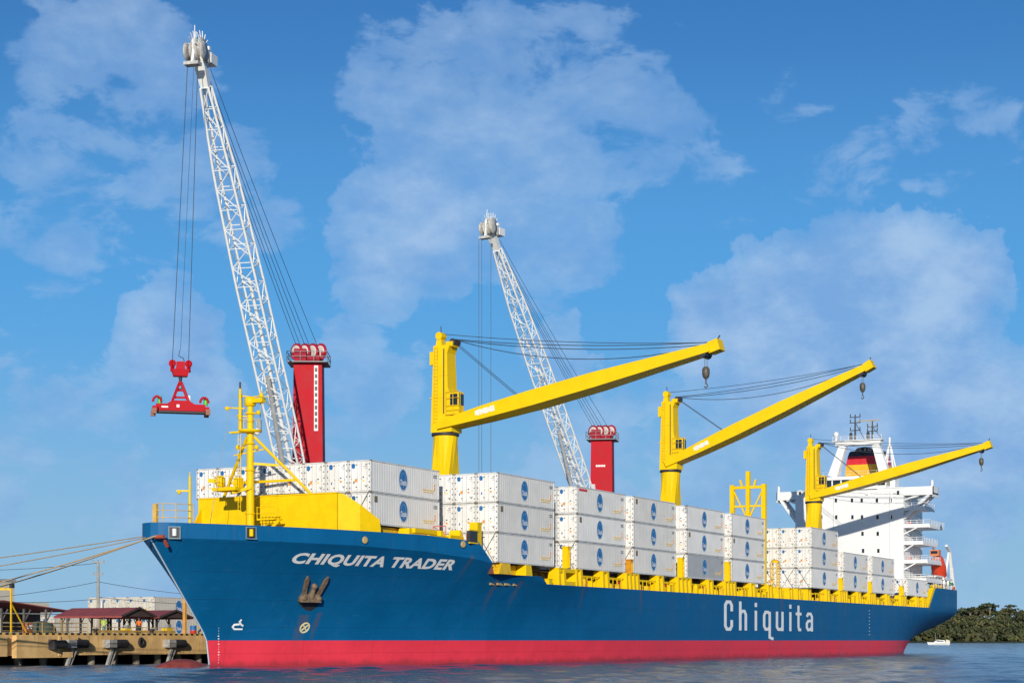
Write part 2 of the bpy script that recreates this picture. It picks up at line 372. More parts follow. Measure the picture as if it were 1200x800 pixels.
ship = thing('container_ship', (72, CY, 0), 'blue and red container ship with yellow cranes, moored alongside the quay', 'ship')
def build_hull():
    Us = [-34.7, -34.62, -34.5, -34.3, -34, -33.6, -33.1, -32.5, -31.7, -30.8, -29.8, -28.6, -27.3] + [-26 + 1.5 * i for i in range(12)] + [-8, -6.5, -5, -4, -3.0, -2.2, -1.5, -.8, -.5, 1, 3, 5, 7, 8.3, 8.9, 9.25, 9.6, 12, 15, 20, 25, 30, 35] + [40 + 6 * i for i in range(13)] + [116, 120, 124, 128, 132, 136, 140, 143, 146, 149, 152, 155, 157.4, 159, 160.6, 162.2, 164, 166, 168, 170, 172, 174, 175.5, 177, 178, 179]
    fixed = [-2, -1, 0, .6, 1.2, 1.8, 2.3, 3, 3.8, 4.6, 5.4, 6.2, 7, 7.6]
    mb = MB()
    def zs(U):
        zk = zknuckle(U); return fixed + [7.6 + (zk - 7.6) * f for f in (.25, .5, .75, 1)]
    for side in (-1, 1):
        grid = []
        for U in Us:
            col = []
            for z in zs(U): col.append((U + (stem(z) + 34.7) * fade(U), CY + side * hull_b(U, z), z))
            grid.append(col)
        n = len(grid[0]); pts = [p for c in grid for p in c]
        for mi, (a, b) in enumerate(((0, 6), (6, n - 1))):
            fs = []
            for i in range(len(Us) - 1):
                for j in range(a, b):
                    q = (i * n + j, (i + 1) * n + j, (i + 1) * n + j + 1, i * n + j + 1)
                    fs.append(q if side < 0 else q[::-1])
            mb.add(pts, fs, 1 - mi, True)
        # bulwark strip above the knuckle: outside, cap, inside
        for i in range(len(Us) - 1):
            q = []
            for U in (Us[i], Us[i + 1]):
                zt, zk = interp(U, T_TOP), zknuckle(U); b = hull_b(U, zk) if U > -.85 else f_dk(U); bi = max(0, b - .22); dz = 1.15 if (U < -2.9 or U > 162) else .01
                q.append([(U, CY + side * b, zk), (U, CY + side * b, zt), (U + (.22 if b < .3 else 0), CY + side * bi, zt), (U + (.22 if b < .3 else 0), CY + side * bi, zt - dz)])
            for j in range(3):
                fq = [q[0][j], q[1][j], q[1][j + 1], q[0][j + 1]]
                mb.add(fq if side < 0 else fq[::-1], [(0, 1, 2, 3)], 0, False)
    # transom
    tr = [(179, CY - hull_b(179, z), z) for z in zs(179)] + [(179, CY - f_dk(179), 11.6)]
    ts = [(179, 2 * CY - y, z) for _, y, z in tr]
    for i in range(len(tr) - 1): mb.add([tr[i], ts[i], ts[i + 1], tr[i + 1]], [(0, 1, 2, 3)], 1 if tr[i + 1][2] <= 2.3 else 0)
    h = mb.build('hull', [M_BLUE, M_BOT], ship)
    d = MB()
    for i in range(len(Us) - 1):
        q = []
        for U in (Us[i], Us[i + 1]):
            z = interp(U, T_TOP); z = z - 1.12 if (U < -2.9 or U > 162) else z - .012; b = max(0, f_dk(U) - .1)
            q += [(U, CY - b, z), (U, CY + b, z)]
        d.add([q[0], q[2], q[3], q[1]], [(0, 1, 2, 3)])
    d.build('main_deck', [mat('red oxide deck', (.17, .06, .04), .7, var=.2)], ship)
    # bulbous bow just breaking the surface
    b = MB(); c = V((-30.3, CY + .2, -1.95)); n = 20; prof = []
    for i in range(13):
        t = math.pi * i / 12; prof.append((2.7 * math.sin(t) ** .8 + .001, -3.9 * math.cos(t)))
    b.lathe(c, prof, n, 0, (1, 0, 0))
    b.build('bulbous_bow', [mat('faded red bulb paint', (.30, .055, .04), .6, var=.3, vscale=1.5, streak=.6)], ship)
    s_ = MB(); pts = [(stem(z) - .05, CY, z) for z in np.linspace(.2, 10.7, 16)]
    s_.path(pts, .07, 6); s_.build('stem_bar', [mat('pale stem edge', (.45, .55, .62), .5)], ship)
    return h
build_hull()
# ------------------------------------------------------------------ lettering and marks on the hull
def hull_text():
    M_L = mat('white lettering', (.88, .88, .87), .45, var=.06, streak=.2, scol=(.4, .4, .4))
    vs, _ = text_mesh('CHIQUITA TRADER', shear=.25, offset=.04, sx=1.06); X0, X1 = min(v[0] for v in vs), max(v[0] for v in vs); Y0, Y1 = min(v[1] for v in vs), max(v[1] for v in vs)
    bl, br, tr_, tl = hull_hit(339, 662), hull_hit(528, 670), hull_hit(533.5, 655.5), hull_hit(344.5, 647)
    for word, right in (('CHIQUITA', False), ('TRADER', True)):
        vs, fs = text_mesh(word, shear=.25, offset=.04, sx=1.06); dx = (X1 - max(v[0] for v in vs)) if right else (X0 - min(v[0] for v in vs))
        out = []
        for x, y, _ in vs:
            a, b = (x + dx - X0) / (X1 - X0), (y - Y0) / (Y1 - Y0)
            u = (bl.x * (1 - a) + br.x * a) * (1 - b) + (tl.x * (1 - a) + tr_.x * a) * b
            z = (bl.z * (1 - a) + br.z * a) * (1 - b) + (tl.z * (1 - a) + tr_.z * a) * b
            out.append((u, hull_v(u, z) - .035, z))
        mb = MB(); mb.add(out, fs); mb.build('ship_name_lettering', [M_L], ship, 'white slanted lettering %s on the bow' % word)
    # big spaced letters amidships: strokes of even width
    L = MB(); yv = hull_v(80, 5) - .02; base = 4.0
    def lu(px): return P(px, 737, v=yv).x
    zb, zc, zx = 3.45, 6.95, 5.85      # baseline, cap height, x-height
    zb = P(851, 736.6, v=yv).z; zc = P(851, 704.6, v=yv).z
    # keep heights even along the side
    H = zc - zb; r_ = .16
    def stroke(pl, x0, x1, w_=.39):
        nonlocal_y = yv
        L.ribbon([((x0 + (x1 - x0) * a) * .42, yv, zb + b * H) for a, b in pl], w_, (0, -1, 0))
    lets = [(850, 857.5, [[(1, .66), (1, .88), (.75, 1), (.25, 1), (0, .88), (0, .12), (.25, 0), (.75, 0), (1, .12), (1, .34)]]),
            (867.5, 874, [[(0, -.04), (0, 1.04)], [(0, .56), (.25, .68), (.75, .68), (1, .56), (1, -.04)]]),
            (885.2, 886.4, [[(.5, -.04), (.5, .72)], [(.5, .86), (.5, 1.02)]]),
            (895.5, 902, [[(1, .70), (1, -.34)], [(1, .60), (.75, .68), (.25, .68), (0, .56), (0, .14), (.25, .02), (.75, .02), (1, .12)], [(1, -.30), (1.7, -.36)]]),
            (910.5, 917, [[(0, .72), (0, .12), (.25, .02), (.75, .02), (1, .12)], [(1, .72), (1, -.04)]]),
            (925.6, 926.8, [[(.5, -.04), (.5, .72)], [(.5, .86), (.5, 1.02)]]),
            (934.5, 938.5, [[(.3, 1.0), (.3, .14), (.5, .02), (1.1, .02)], [(-.5, .66), (1.2, .66)]]),
            (945.5, 951.5, [[(0, .56), (.25, .68), (.75, .68), (1, .56), (1, -.04)], [(1, .40), (.25, .38), (0, .28), (0, .12), (.25, .02), (.75, .04), (1, .16)]])]
    for p0, p1, strokes in lets:
        L = MB()
        for si_, pl in enumerate(strokes): yv = hull_v(80, 5) - .02 - .006 * si_; stroke(pl, lu(p0), lu(p1))
        L.v = [(x / .42, y, z) for x, y, z in L.v]; L.build('company_name_letter', [M_L], ship)
    mk = MB()
    def hp(px, py, o=.03):
        p = hull_hit(px, py); return V((p.x, hull_v(p.x, p.z) - o, p.z))
    def stroke_px(pts, wd): mk.ribbon([hp(*q) for q in pts], wd, (-.45, -.85, -.2))
    stroke_px([(282, 725.5), (279.5, 728), (282, 731.5), (284, 733)], .16)
    stroke_px([(283, 736.5), (274, 736.5), (272, 734), (274, 731.5), (280, 731)], .17)
    for i in range(14):
        stroke_px([(254.9, 735.5 + i * 3.1), (255.9, 735.6 + i * 3.1)], .09)
    for i in range(8): stroke_px([(1018, 715 + i * 4), (1019, 715 + i * 4)], .12)
    mk.build('hull_marks', [M_L], ship)
    th = MB(); c = hull_hit(356, 735)
    def ring(r, wd, m):
        pts = []
        for i in range(21):
            t = i / 20 * 2 * math.pi; u = c.x + math.cos(t) * r; z = c.z + math.sin(t) * r; pts.append((u, hull_v(u, z) - .03, z))
        th.ribbon(pts, wd, (-.45, -.85, -.2), m)
    ring(.42, .14, 0)
    for s1 in (1, -1):
        pts = [(c.x - .35 * .7, 0, c.z - s1 * .35 * .7), (c.x + .35 * .7, 0, c.z + s1 * .35 * .7)]
        th.ribbon([(a, hull_v(a, z) - .032, z) for a, _, z in pts], .13, (-.45, -.85, -.2), 0)
    th.build('thruster_mark', [mat('cream mark', (.72, .62, .32), .5)], ship)
    # anchor against the bow, with painted shade below it
    an = MB(); c = hull_hit(361, 703); N = V((-.50, -.84, -.2)).normalized(); T = V((.86, -.5, 0)).normalized(); Up = V((0, 0, 1))
    def ap(a, b, o): a -= b * .28; u = c.x + a * T.x; z = c.z + b; return V((u, hull_v(u, z), z)) + N * o
    an.hexa([ap(-1.25, -.05, -.2), ap(1.15, -.05, -.2), ap(1.15, -.05, .75), ap(-1.25, -.05, .75), ap(-1.05, .6, -.2), ap(1.0, .6, -.2), ap(.85, .6, .35), ap(-.85, .6, .35)])
    an.lathe(ap(-.9, .2, .35), [(.2, -.3), (.42, -.1), (.42, .15), (.15, .32)], 10); an.lathe(ap(.8, .2, .35), [(.2, -.3), (.42, -.1), (.42, .15), (.15, .32)], 10)
    an.tube(ap(0, .3, .3), ap(0, 1.25, .25), .32, .2, 8); an.lathe(ap(0, 1.25, .25), [(.1, -.28), (.3, -.1), (.3, .1), (.1, .28)], 10)
    for s1 in (-1, 1):
        pl = [ap(s1 * .55, .4, .35), ap(s1 * 1.0, .5, .35), ap(s1 * 1.28, 1.7, .42), ap(s1 * 1.2, 2.15, .4), ap(s1 * .92, 1.85, .4), ap(s1 * .78, 1.1, .36)]
        an.prism(pl, -N * .35)
    an.build('anchor', [M_ANC], ship, 'weathered brown anchor stowed against the bow plating')
    pk = MB(); pts = [hp(350 + i * 2.6, 708 + 7.5 * math.sin(math.pi * i / 9), .012) for i in range(10)]
    pk.add(pts + [hp(373.4 - i * 2.6, 706, .012) for i in range(10)], [tuple(range(20))], 0)
    pk.build('anchor_recess_shade', [M_DK], ship)  # flat dark patch painted as the recess shadow under the anchor
    for px, py, ww in ((577.5, 684, 1.1), (587.5, 684.3, 1.7), (596, 684.6, 1.6), (603.5, 685, .9)):
        s_ = MB(); q = hull_hit(px, py); a = hull_v(q.x, q.z); s_.box(q.x - ww / 2, q.x + ww / 2, a - .03, a + .1, q.z - .09, q.z + .12); s_.build('freeing_slot', [M_TAN], ship)
    for px, py in ((426.5, 632.5), (541, 637.5)):
        s_ = MB(); q = hull_hit(px, py); a = hull_v(q.x, q.z); c2 = V((q.x, a - .06, q.z))
        s_.lathe(c2, [(.12, .0), (.30, .0), (.34, .08), (.30, .14), (.16, .14)], 12, 0, (-.3, -.95, 0)); s_.lathe(c2, [(.01, .04), (.16, .05)], 12, 1, (-.3, -.95, 0))
        s_.build('mooring_port', [M_TAN, M_DK], ship)
    for px, py, mm in ((204, 623.5, M_WHT), (293.5, 624, M_YEL)):      # roller fairleads let into the bulwark
        s_ = MB(); q = hull_hit(px, py); nrm = V((-.75, -.66, 0)) if px < 250 else V((-.45, -.89, 0)); tt = V((-nrm.y, nrm.x, 0)); q = V((q.x, hull_v(q.x, q.z), q.z)) + nrm * .06
        def bx(a0, a1, z0, z1, o0, o1, m):
            s_.hexa([q + tt * a + nrm * o + V((0, 0, z)) for z in (z0, z1) for a, o in ((a0, o0), (a0, o1), (a1, o1), (a1, o0))], m)
        bx(-.5, .5, .42, .5, -.05, .1, 0); bx(-.5, .5, -.56, -.48, -.05, .22, 0); bx(-.5, -.42, -.48, .42, -.05, .08, 0); bx(.42, .5, -.48, .42, -.05, .08, 0)
        bx(-.43, .43, -.56, .48, -.05, .01, 1); s_.tube(q + V((0, 0, -.3)) + nrm * .08, q + V((0, 0, .3)) + nrm * .08, .19, .19, 10, 2)
        s_.build('roller_fairlead', [mat('blue grey fitting', (.16, .26, .34), .5, var=.2), M_DK, mm], ship)
    s_ = MB(); q = P(173, 634, v=CY - 1.5); s_.tube((-34.9, CY - 1.6, 10.9), (-34.9, CY - .7, 10.9), .16, .16, 10); s_.bar((-34.7, CY - 1.5, 10.6), (-34.3, CY - 1.5, 10.1), .2, .2)
    s_.build('bow_roller', [mat('orange roller', (.40, .07, .03), .6)], ship)
hull_text()
# ------------------------------------------------------------------ containers
CL, CW, CHT, PIT = 12.192, 2.438, 2.896, 2.93
def corrug(mb, x0, x1, y, z0, z1, n, dep, out):
    pts = []; st = (x1 - x0) / n
    for i in range(n):
        a = x0 + i * st
        for fx, dd in ((0, 0), (.62, 0), (.72, dep), (.9, dep)): pts.append((a + fx * st, y - out * dd))
    pts.append((x1, y)); L = [(x, yy, z) for x, yy in pts for z in (z0, z1)]
    fs = [(2 * i, 2 * i + 2, 2 * i + 3, 2 * i + 1) for i in range(len(pts) - 1)]
    mb.add(L, fs if out < 0 else [f[::-1] for f in fs])
def ellipse(mb, cx, cz, y, a, b, m, n=24):
    mb.add([(cx + a * math.cos(2 * math.pi * i / n), y, cz + b * math.sin(2 * math.pi * i / n)) for i in range(n)], [tuple(range(n))], m)
def cont_meshes():
    D = {}
    for key, mm in (('white', M_CON), ('grey', M_CONG)):
        b = MB(); corrug(b, .16, CL - .16, .035, .16, CHT - .11, 29, .016, -1); corrug(b, .16, CL - .16, CW - .035, .16, CHT - .11, 29, .016, 1)
        b.add([(.1, .03, CHT - .03), (CL - .1, .03, CHT - .03), (CL - .1, CW - .03, CHT - .03), (.1, CW - .03, CHT - .03)], [(0, 1, 2, 3)])
        b.add([(.1, .03, .12), (CL - .1, .03, .12), (CL - .1, CW - .03, .12), (.1, CW - .03, .12)], [(3, 2, 1, 0)])
        b.box(CL - .12, CL - .06, .12, CW - .12, .15, CHT - .1)
        D['body', key] = b.mesh('body', [mm])
    f = MB()
    for x in (0, CL - .16):
        for y in (0, CW - .16): f.box(x, x + .16, y, y + .16, .118, CHT - .118)
    for y in (0, CW - .1):
        f.box(.18, CL - .18, y, y + .1, 0.01, .16); f.box(.18, CL - .18, y, y + .1, CHT - .11, CHT - .006)
    for x in (0, CL - .13):
        f.box(x, x + .13, .18, CW - .18, .01, .17); f.box(x, x + .13, .18, CW - .18, CHT - .13, CHT - .006)
    for x in (-.006, CL - .172):
        for y in (-.006, CW - .156):
            for z in (0, CHT - .118): f.box(x, x + .178, y, y + .162, z, z + .118, 1)
    D['frame'] = f.mesh('frame', [M_CFR, mat('corner casting', (.22, .19, .15), .6, var=.3, vscale=3)])
    for side in (0, 1):
        for q in range(3):
            d = MB(); y0, y1 = (.17, CW / 2 - .012) if side == 0 else (CW / 2 + .012, CW - .17); rr = random.Random(q * 5 + side)
            d.box(.02, .1, y0, y1, .18, CHT - .14, 0)
            hy = y0 if side == 0 else y1
            for z in (.35, .85, 1.4, 1.95, 2.5): d.box(-.018, .02, hy - .06, hy + .06, z, z + .11, 6)
            for z in (.45, 2.45):
                d.box(-.02, .02, y0 + .25, y0 + .4, z, z + .08, 1)
            if side == 1: # right hand leaf as one looks aft is the port one; badge on the starboard leaf
                ellipse(d, 0, 0, 0, 0, 0, 2, 3)
                n = 16; cy, cz = y1 - .38, 2.38
                d.add([(.014, cy + .20 * math.cos(2 * math.pi * i / n), cz + .25 * math.sin(2 * math.pi * i / n)) for i in range(n)], [tuple(range(n))[::-1]], 2)
                d.box(.008, .02, y1 - .5, y1 - .38, .78, 1.02, 2 if q != 1 else 1)
                if q != 2: d.box(.008, .02, y0 + .2, y0 + .5, .92, 1.22, 3)
            else:
                d.box(.008, .02, y1 - .5, y1 - .28, .95, 1.12, 3 if q else 4); d.box(.008, .02, y1 - .46, y1 - .3, 1.3, 1.42, 1)
                d.box(.008, .02, y0 + .1, y0 + .55, .56, .62, 5)
                d.box(.008, .02, y0 + .2, y0 + .6, 2.3, 2.35, 5); d.box(.008, .02, y0 + .2, y0 + .5, 2.15, 2.19, 5)
            D['door', side, q] = d.mesh('door', [M_DOOR, M_DK, M_EMB, M_ORG, M_YST, M_GREY, mat('hinge steel', (.12, .115, .11), .6)])
            l = MB()
            for yb in (y0 + .22, y1 - .2):
                l.tube((-.03, yb, .2), (-.03, yb, CHT - .16), .021, .021, 6); l.box(-.05, .02, yb - .05, yb + .05, 1.18, 1.26)
                l.box(-.045, .02, yb - .04, yb + .04, .3, .36); l.box(-.045, .02, yb - .04, yb + .04, 2.5, 2.56)
            D['bars', side] = l.mesh('locking_bar', [M_LGREY])
    e = MB(); cx, cz = 5.55, 1.5
    ellipse(e, cx, cz, -.004, .78, 1.03, 3); ellipse(e, cx, cz, -.012, .68, .94, 0)
    vs, fs = text_mesh('Chiquita', offset=.035); xs = [v[0] for v in vs]; x0, x1 = min(xs), max(xs)
    e.add([(cx - .55 + 1.10 * (x - x0) / (x1 - x0), -.024, cz - .48 + y * .70) for x, y, _ in vs], fs, 1)
    e.ribbon([(cx + .40 * math.cos(t), -.022, cz + .12 + .52 * math.sin(t)) for t in np.linspace(-.35, math.pi + .35, 18)], .075, (0, -1, 0), 2)
    D['emblem'] = e.mesh('emblem', [M_EMB, M_EMW, M_EMR, mat('emblem ring', (.50, .62, .74), .4, var=.05)])
    s_ = MB(); rr = random.Random(2)
    for i, (z, x0_, x1_) in enumerate(((.86, 9.1, 11.1), (.66, 9.2, 11.0))):
        x = x0_
        while x < x1_: d_ = rr.uniform(.12, .3); s_.box(x, x + d_, -.004, .03, z, z + .1, 0); x += d_ + .08
    for z in (2.3, 2.12): s_.box(11.1, 11.75, -.004, .03, z, z + .1, 1)
    s_.box(11.25, 11.42, -.004, .03, 1.3, 1.5, 2); s_.box(11.25, 11.42, -.004, .03, .95, 1.2, 2)
    D['marks'] = s_.mesh('side_marking', [M_YST, M_GREY, M_ORG])
    v_ = MB(); v_.box(.55, 1.05, -.01, .03, 2.05, 2.6); v_.box(.62, .98, -.016, -.01, 2.12, 2.32); D['vent'] = v_.mesh('vent', [M_BRN])
    return D
CM = cont_meshes()
def container(loc, label, group, variant=0, vent=False, grey=False, rz=0, emblem=True, doors=True, shore=False):
    o = thing('refrigerated_container', loc, label, 'container', group); o.rotation_euler.z = rz
    link('body', CM['body', 'grey' if grey else 'white'], o, 'grey corrugated body' if grey else None); link('frame', CM['frame'], o)
    if doors:
        for s_ in (0, 1):
            d = link('door', CM['door', s_, (variant + s_) % 3], o); link('locking_bar', CM['bars', s_], d)
    if emblem:
        link('emblem', CM['emblem'], o); link('side_marking', CM['marks'], o)
    if vent: link('vent', CM['vent'], o)
    if shore:
        for p_ in [x for x in o.children] + [y for x in o.children for y in x.children]:
            if p_.name.startswith(('body', 'door', 'frame')): p_.material_slots[0].link = 'OBJECT'; p_.material_slots[0].material = M_SHORE
    return o
ZB = 9.85
BAYS = [  # start along ship, waterside edge, columns built, tiers, base, words
 (-15.9, 4.4, 8, 2, ZB + PIT, 'foremost stack behind the foremast'),
 (0.0, 0.0, 4, 3, ZB, 'second stack, behind the first crane'),
 (17.6, 0.0, 3, 3, ZB, 'third stack from the bow'),
 (32.2, 0.0, 2, 3, ZB, 'fourth stack from the bow'),
 (47.9, 0.0, 2, 3, ZB, 'fifth stack, before the second crane'),
 (62.9, 0.0, 2, 3, ZB, 'sixth stack, behind the second crane'),
 (94.9, 0.0, 8, 3, ZB, 'seventh stack, beyond the yellow lattice frame'),
 (110.1, 0.0, 2, 2, ZB, 'eighth stack, before the third crane'),
 (124.9, 0.0, 2, 2, ZB, 'ninth stack, before the white superstructure'),
 (145.6, 0.0, 4, 1, ZB, 'aftermost stack')]
TN = {1: ['only tier'], 2: ['lower tier', 'upper tier'], 3: ['bottom tier', 'middle tier', 'top tier']}
CN = ['waterside column', 'second column inboard', 'third column inboard', 'fourth column inboard', 'fifth column inboard', 'sixth column inboard', 'seventh column inboard', 'innermost column']
for bi, (u, v, nc, nt, zb, words_) in enumerate(BAYS):
    for c in range(nc):
        if bi == 5 and c > 1: continue
        for t in range(nt):
            if nt == 2 and bi == 0 and t == 0 and c > 2: continue
            grey = bi == 4 and t == 0 and c == 0
            vent = c == 0 and ((bi == 0 and t == 0) or (bi == 1 and t == 1) or (bi == 2 and t == 1) or (bi == 3 and t != 1) or (bi in (4, 5) and t == 1))
            lb = ('grey' if grey else 'white') + ' refrigerated container, ' + TN[nt][t] + ', ' + CN[c] + ', ' + words_
            jx, jy = random.uniform(-.03, .03), random.uniform(-.02, .02)
            container((u + jx, v + c * 2.462 + jy, zb + t * PIT), lb, 'refrigerated containers stacked on the ship', random.randrange(3), vent, grey, emblem=c == 0)
for o in [x for x in COL.objects if x.get('category') == 'container' and x['label'].startswith('white refrigerated container, top tier, waterside column, third stack')]:
    r_ = MB()
    for i in range(6): r_.box(.45 + i * .34, .7 + i * .34, -.012, .03, 2.45, 2.68)
    link('red_marking', r_.mesh('red_marking', [mat('red print', (.55, .03, .03), .5)]), o)
# lashing rods crossing the end of the lowest tier
def lash(u, vs_, zb):
    for v in vs_:
        for a, b in ((.15, 2.3), (2.3, .15)):
            r = MB(); r.tube((u - .12 - (.03 if a < 1 else 0), v + a, zb - .3), (u - .1, v + b, zb + PIT + .1), .026, .026, 5); r.build('lashing_rod', [M_DK], ship)
lash(-15.9, (4.4, 6.86), ZB + PIT); lash(0, (0, 2.46), ZB); lash(17.6, (0, 2.46), ZB); lash(32.2, (0,), ZB); lash(47.9, (0,), ZB); lash(62.9, (0,), ZB)
lash(94.9, (0, 2.46, 4.92, 7.4, 9.85, 12.3), ZB); lash(145.6, (0, 2.46, 4.9), ZB)
# ------------------------------------------------------------------ deck edge: stanchions, coaming, rails
def deck_edge():
    c = MB()
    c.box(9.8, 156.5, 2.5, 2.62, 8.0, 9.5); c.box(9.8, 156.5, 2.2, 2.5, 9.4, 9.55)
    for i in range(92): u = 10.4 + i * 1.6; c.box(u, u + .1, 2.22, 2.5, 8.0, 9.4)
    c.build('hatch_coaming', [mat('shade browned yellow', (.42, .26, .04), .7, var=.3, vscale=1.5, streak=.8)], ship)  # yellow browned so the shade under the containers is in the colour
    k2 = MB(); k2.box(-.3, 9, 1.0, 1.15, 8.7, 9.75); k2.box(-14.5, -3.3, 4.9, 5.1, 10.9, 12.7); k2.build('inner_bulkhead', [M_YEL2], ship)
    for u, v, nc, nt, zb, _ in BAYS: hc = MB(); hc.box(u - .2, u + CL + .2, v + 1.8, 27, zb - .5 if zb < 11 else 12.2, zb - .05); hc.build('hatch_cover', [M_DK2], ship)
    def rib(mb, u, w_, z0, z1, lean=.0, v0=-.42):
        mb.hexa([(u, v0, z0), (u + w_, v0, z0), (u + w_, v0 + 1.5, z0), (u, v0 + 1.5, z0), (u + lean, v0 + .12, z1), (u + w_ - abs(lean) * .2, v0 + .12, z1), (u + w_ - abs(lean) * .2, v0 + 1.2, z1), (u + lean, v0 + 1.2, z1)])
    def cluster(u0, u1, ribs, z0=8.0, z1=9.82, back=True):
        s_ = MB(); w_ = .5
        for i in range(ribs):
            u = u0 + (u1 - u0 - w_) * i / max(1, ribs - 1); rib(s_, u, w_, z0, z1, .1 if i == 0 else 0)
        if back: s_.box(u0 + .2, u1 - .2, .1, .2, z0, z1 - .1); s_.box(u0 + .05, u1 - .05, -.3, .7, z1 - .16, z1 - .004)
        for i in range(ribs):
            u = u0 + (u1 - u0 - w_) * i / max(1, ribs - 1)
            for z in (8.45, 9.0, 9.45): s_.box(u + .18, u + .32, -.415 + (z - 8) * .066 - .03, -.2, z, z + .1, 1)
        s_.build('stanchion', [M_YEL, M_YEL2], ship)
    def post(u, z1=11.6, mm=M_YEL):
        s_ = MB(); s_.box(u, u + .62, -.15, .5, 9.83, z1); s_.box(u - .08, u + .7, -.2, .55, z1, z1 + .12); s_.box(u + .2, u + .42, -.26, -.15, 9.9, z1 - .3, 1); s_.build('lashing_post', [mm, M_YEL2], ship)
    # the portal between the second and third stacks
    cluster(12.5, 14.2, 2); cluster(16.6, 18.2, 2); s_ = MB(); s_.box(13.2, 17.2, -.25, .5, 9.35, 9.75); s_.box(14.3, 16.6, -.3, .3, 8.0, 8.45); s_.build('stanchion', [M_YEL], ship)
    post(15.0, 12.0)
    gaps = [(29.4, 33.0, 31.0), (44.3, 48.6, 46.0), (59.7, 63.6, 61.4), (107.0, 110.8, 108.4), (122.1, 125.6, 123.4), (140.0, 143.4, 141.6)]
    for i, (a, b, p_) in enumerate(gaps):
        cluster(a, b, 4); post(p_, (11.3, 12.1, 12.2, 11.6, 11.5, 11.3)[i], M_YEL if i != 0 else mat('orange yellow paint', (.62, .26, .01), .5, var=.2, streak=.8))
    for u in (23.2, 38.4, 54, 69, 75.6, 100.5, 116.0, 131.8, 149.5, 154.0): cluster(u, u + 1.7, 2)
    for u in (79.5, 84.0, 87.5, 92.0): cluster(u, u + 1.6, 2, z1=9.6)
    rr = random.Random(5); u = 10.4
    occupied = [(12.4, 18.3)] + [(a - .1, b + .1) for a, b, _ in gaps] + [(q - .1, q + 1.8) for q in (23.2, 38.4, 54, 69, 75.6, 79.5, 84, 87.5, 92, 100.5, 116, 131.8, 149.5, 154)]
    fr = MB(); n = 0
    while u < 156:
        if not any(a - .6 < u < b for a, b in occupied):
            w_ = rr.choice((.22, .3, .75)); h = rr.uniform(.35, 1.1); f_ = MB(); f_.box(u, u + w_, -.3, .2, 8.0, 8.0 + h)
            f_.box(u - .05, u + w_ + .05, -.34, .25, 8.0 + h, 8.06 + h)
            f_.build('deck_bracket', [M_YEL if rr.random() < .7 else M_YEL2], ship)
            if rr.random() < .12: g_ = MB(); g_.box(u + w_ + .1, u + w_ + .6, -.1, .15, 8.05, 8.85); g_.build('hose_box', [mat('hose box red', (.5, .03, .02), .5)], ship)
        u += rr.uniform(.9, 2.6)
    for (a, b) in [(18.4, 23.1), (25.0, 29.3), (33.1, 38.3), (40.2, 44.2), (48.7, 53.9), (55.8, 59.6), (63.7, 68.9), (70.8, 75.5), (96, 100.4), (102.3, 106.9), (110.9, 115.9), (117.8, 122), (125.7, 131.7), (133.6, 139.9), (143.5, 149.4), (151.3, 153.9)]:
        f_ = MB(); f_.box(a, b, .3, .45, 8.95, 9.15); f_.box(a, b, -.05, .0, 9.12, 9.2)
        q = a + .4
        while q < b - .2: f_.box(q, q + .07, -.05, .02, 8.0, 9.12); q += 1.1
        f_.build('deck_rail', [M_YEL], ship)
    # ladder tower abaft the sixth stack
    l = MB()
    for a in (0, .9): l.bar((79.6 + a, -.1, 9.0), (79.6 + a, -.1, 12.9), .14, .14); l.bar((79.6 + a, .8, 9.0), (79.6 + a, .8, 12.9), .14, .14)
    for i in range(11): l.bar((79.6, -.12, 9.2 + i * .36), (80.5, -.12, 9.2 + i * .36), .06, .06)
    for i in range(6): l.bar((79.5, -.1, 9.6 + i * .66), (79.5, .8, 9.6 + i * .66), .06, .06)
    l.lathe((80.05, .3, 12.9), [(.62, 0), (.5, .3), (.2, .45)], 10); l.build('access_ladder', [M_YEL2], ship)
    # yellow lattice jib rest abaft the sixth stack
    j = MB(); u = 90.5; y0, y1 = 5.7, 10.5; ym = 8.1; ZH = 1.15
    for y in (y0, y1): j.bar((u, y, 8), (u, y, 24.7), .62, .62)
    j.bar((u, ym, 14), (u, ym, 26.6), .55, .55)
    for z, h in ((24.3, .38), (21.6, .26), (19.3, .42), (18.5, .3), (14.0, .3)): j.bar((u, y0, z), (u, y1, z), .3, h)
    for a, b in (((y0, 24.2), (ym, 19.6)), ((y1, 24.2), (ym, 19.6)), ((ym, 18.4), (y0, 14.2)), ((ym, 18.4), (y1, 14.2))): j.bar((u, *a), (u, *b), .2, .2)
    for d_ in (-1, 1): j.bar((u, ym + d_ * .9, 24.5), (u, ym + d_ * 1.2, 25.4), .26, .26)
    j.bar((u + 2.2, ym, 8), (u + .2, ym, 17.5), .35, .35)
    j.build('jib_rest', [M_YEL], ship, 'yellow lattice frame standing behind the sixth stack')
    # supports under the foremost stack and along the raised step
    for a, b, z1 in ((-11.2, -10.2, 12.7), (-6.4, -5.4, 12.7), (-3.4, -2.6, 12.9)):
        s_ = MB(); s_.hexa([(a, 1.9 - a * .12, 11), (b + .8, 1.9 - a * .12, 11), (b + .8, 3.4 - a * .12, 11), (a, 3.4 - a * .12, 11), (a + .5, 2.2 - a * .12, z1), (b, 2.2 - a * .12, z1), (b, 3.3 - a * .12, z1), (a + .5, 3.3 - a * .12, z1)]); s_.build('container_support', [M_YEL], ship)
    s_ = MB(); s_.box(-10.2, -6.2, 3.2, 3.6, 12.3, 12.72); s_.box(-5.4, -3.2, 2.2, 2.7, 11.9, 12.3); s_.box(-9, -3, 2.4, 2.6, 12.0, 12.14); s_.build('container_support', [M_YEL], ship)
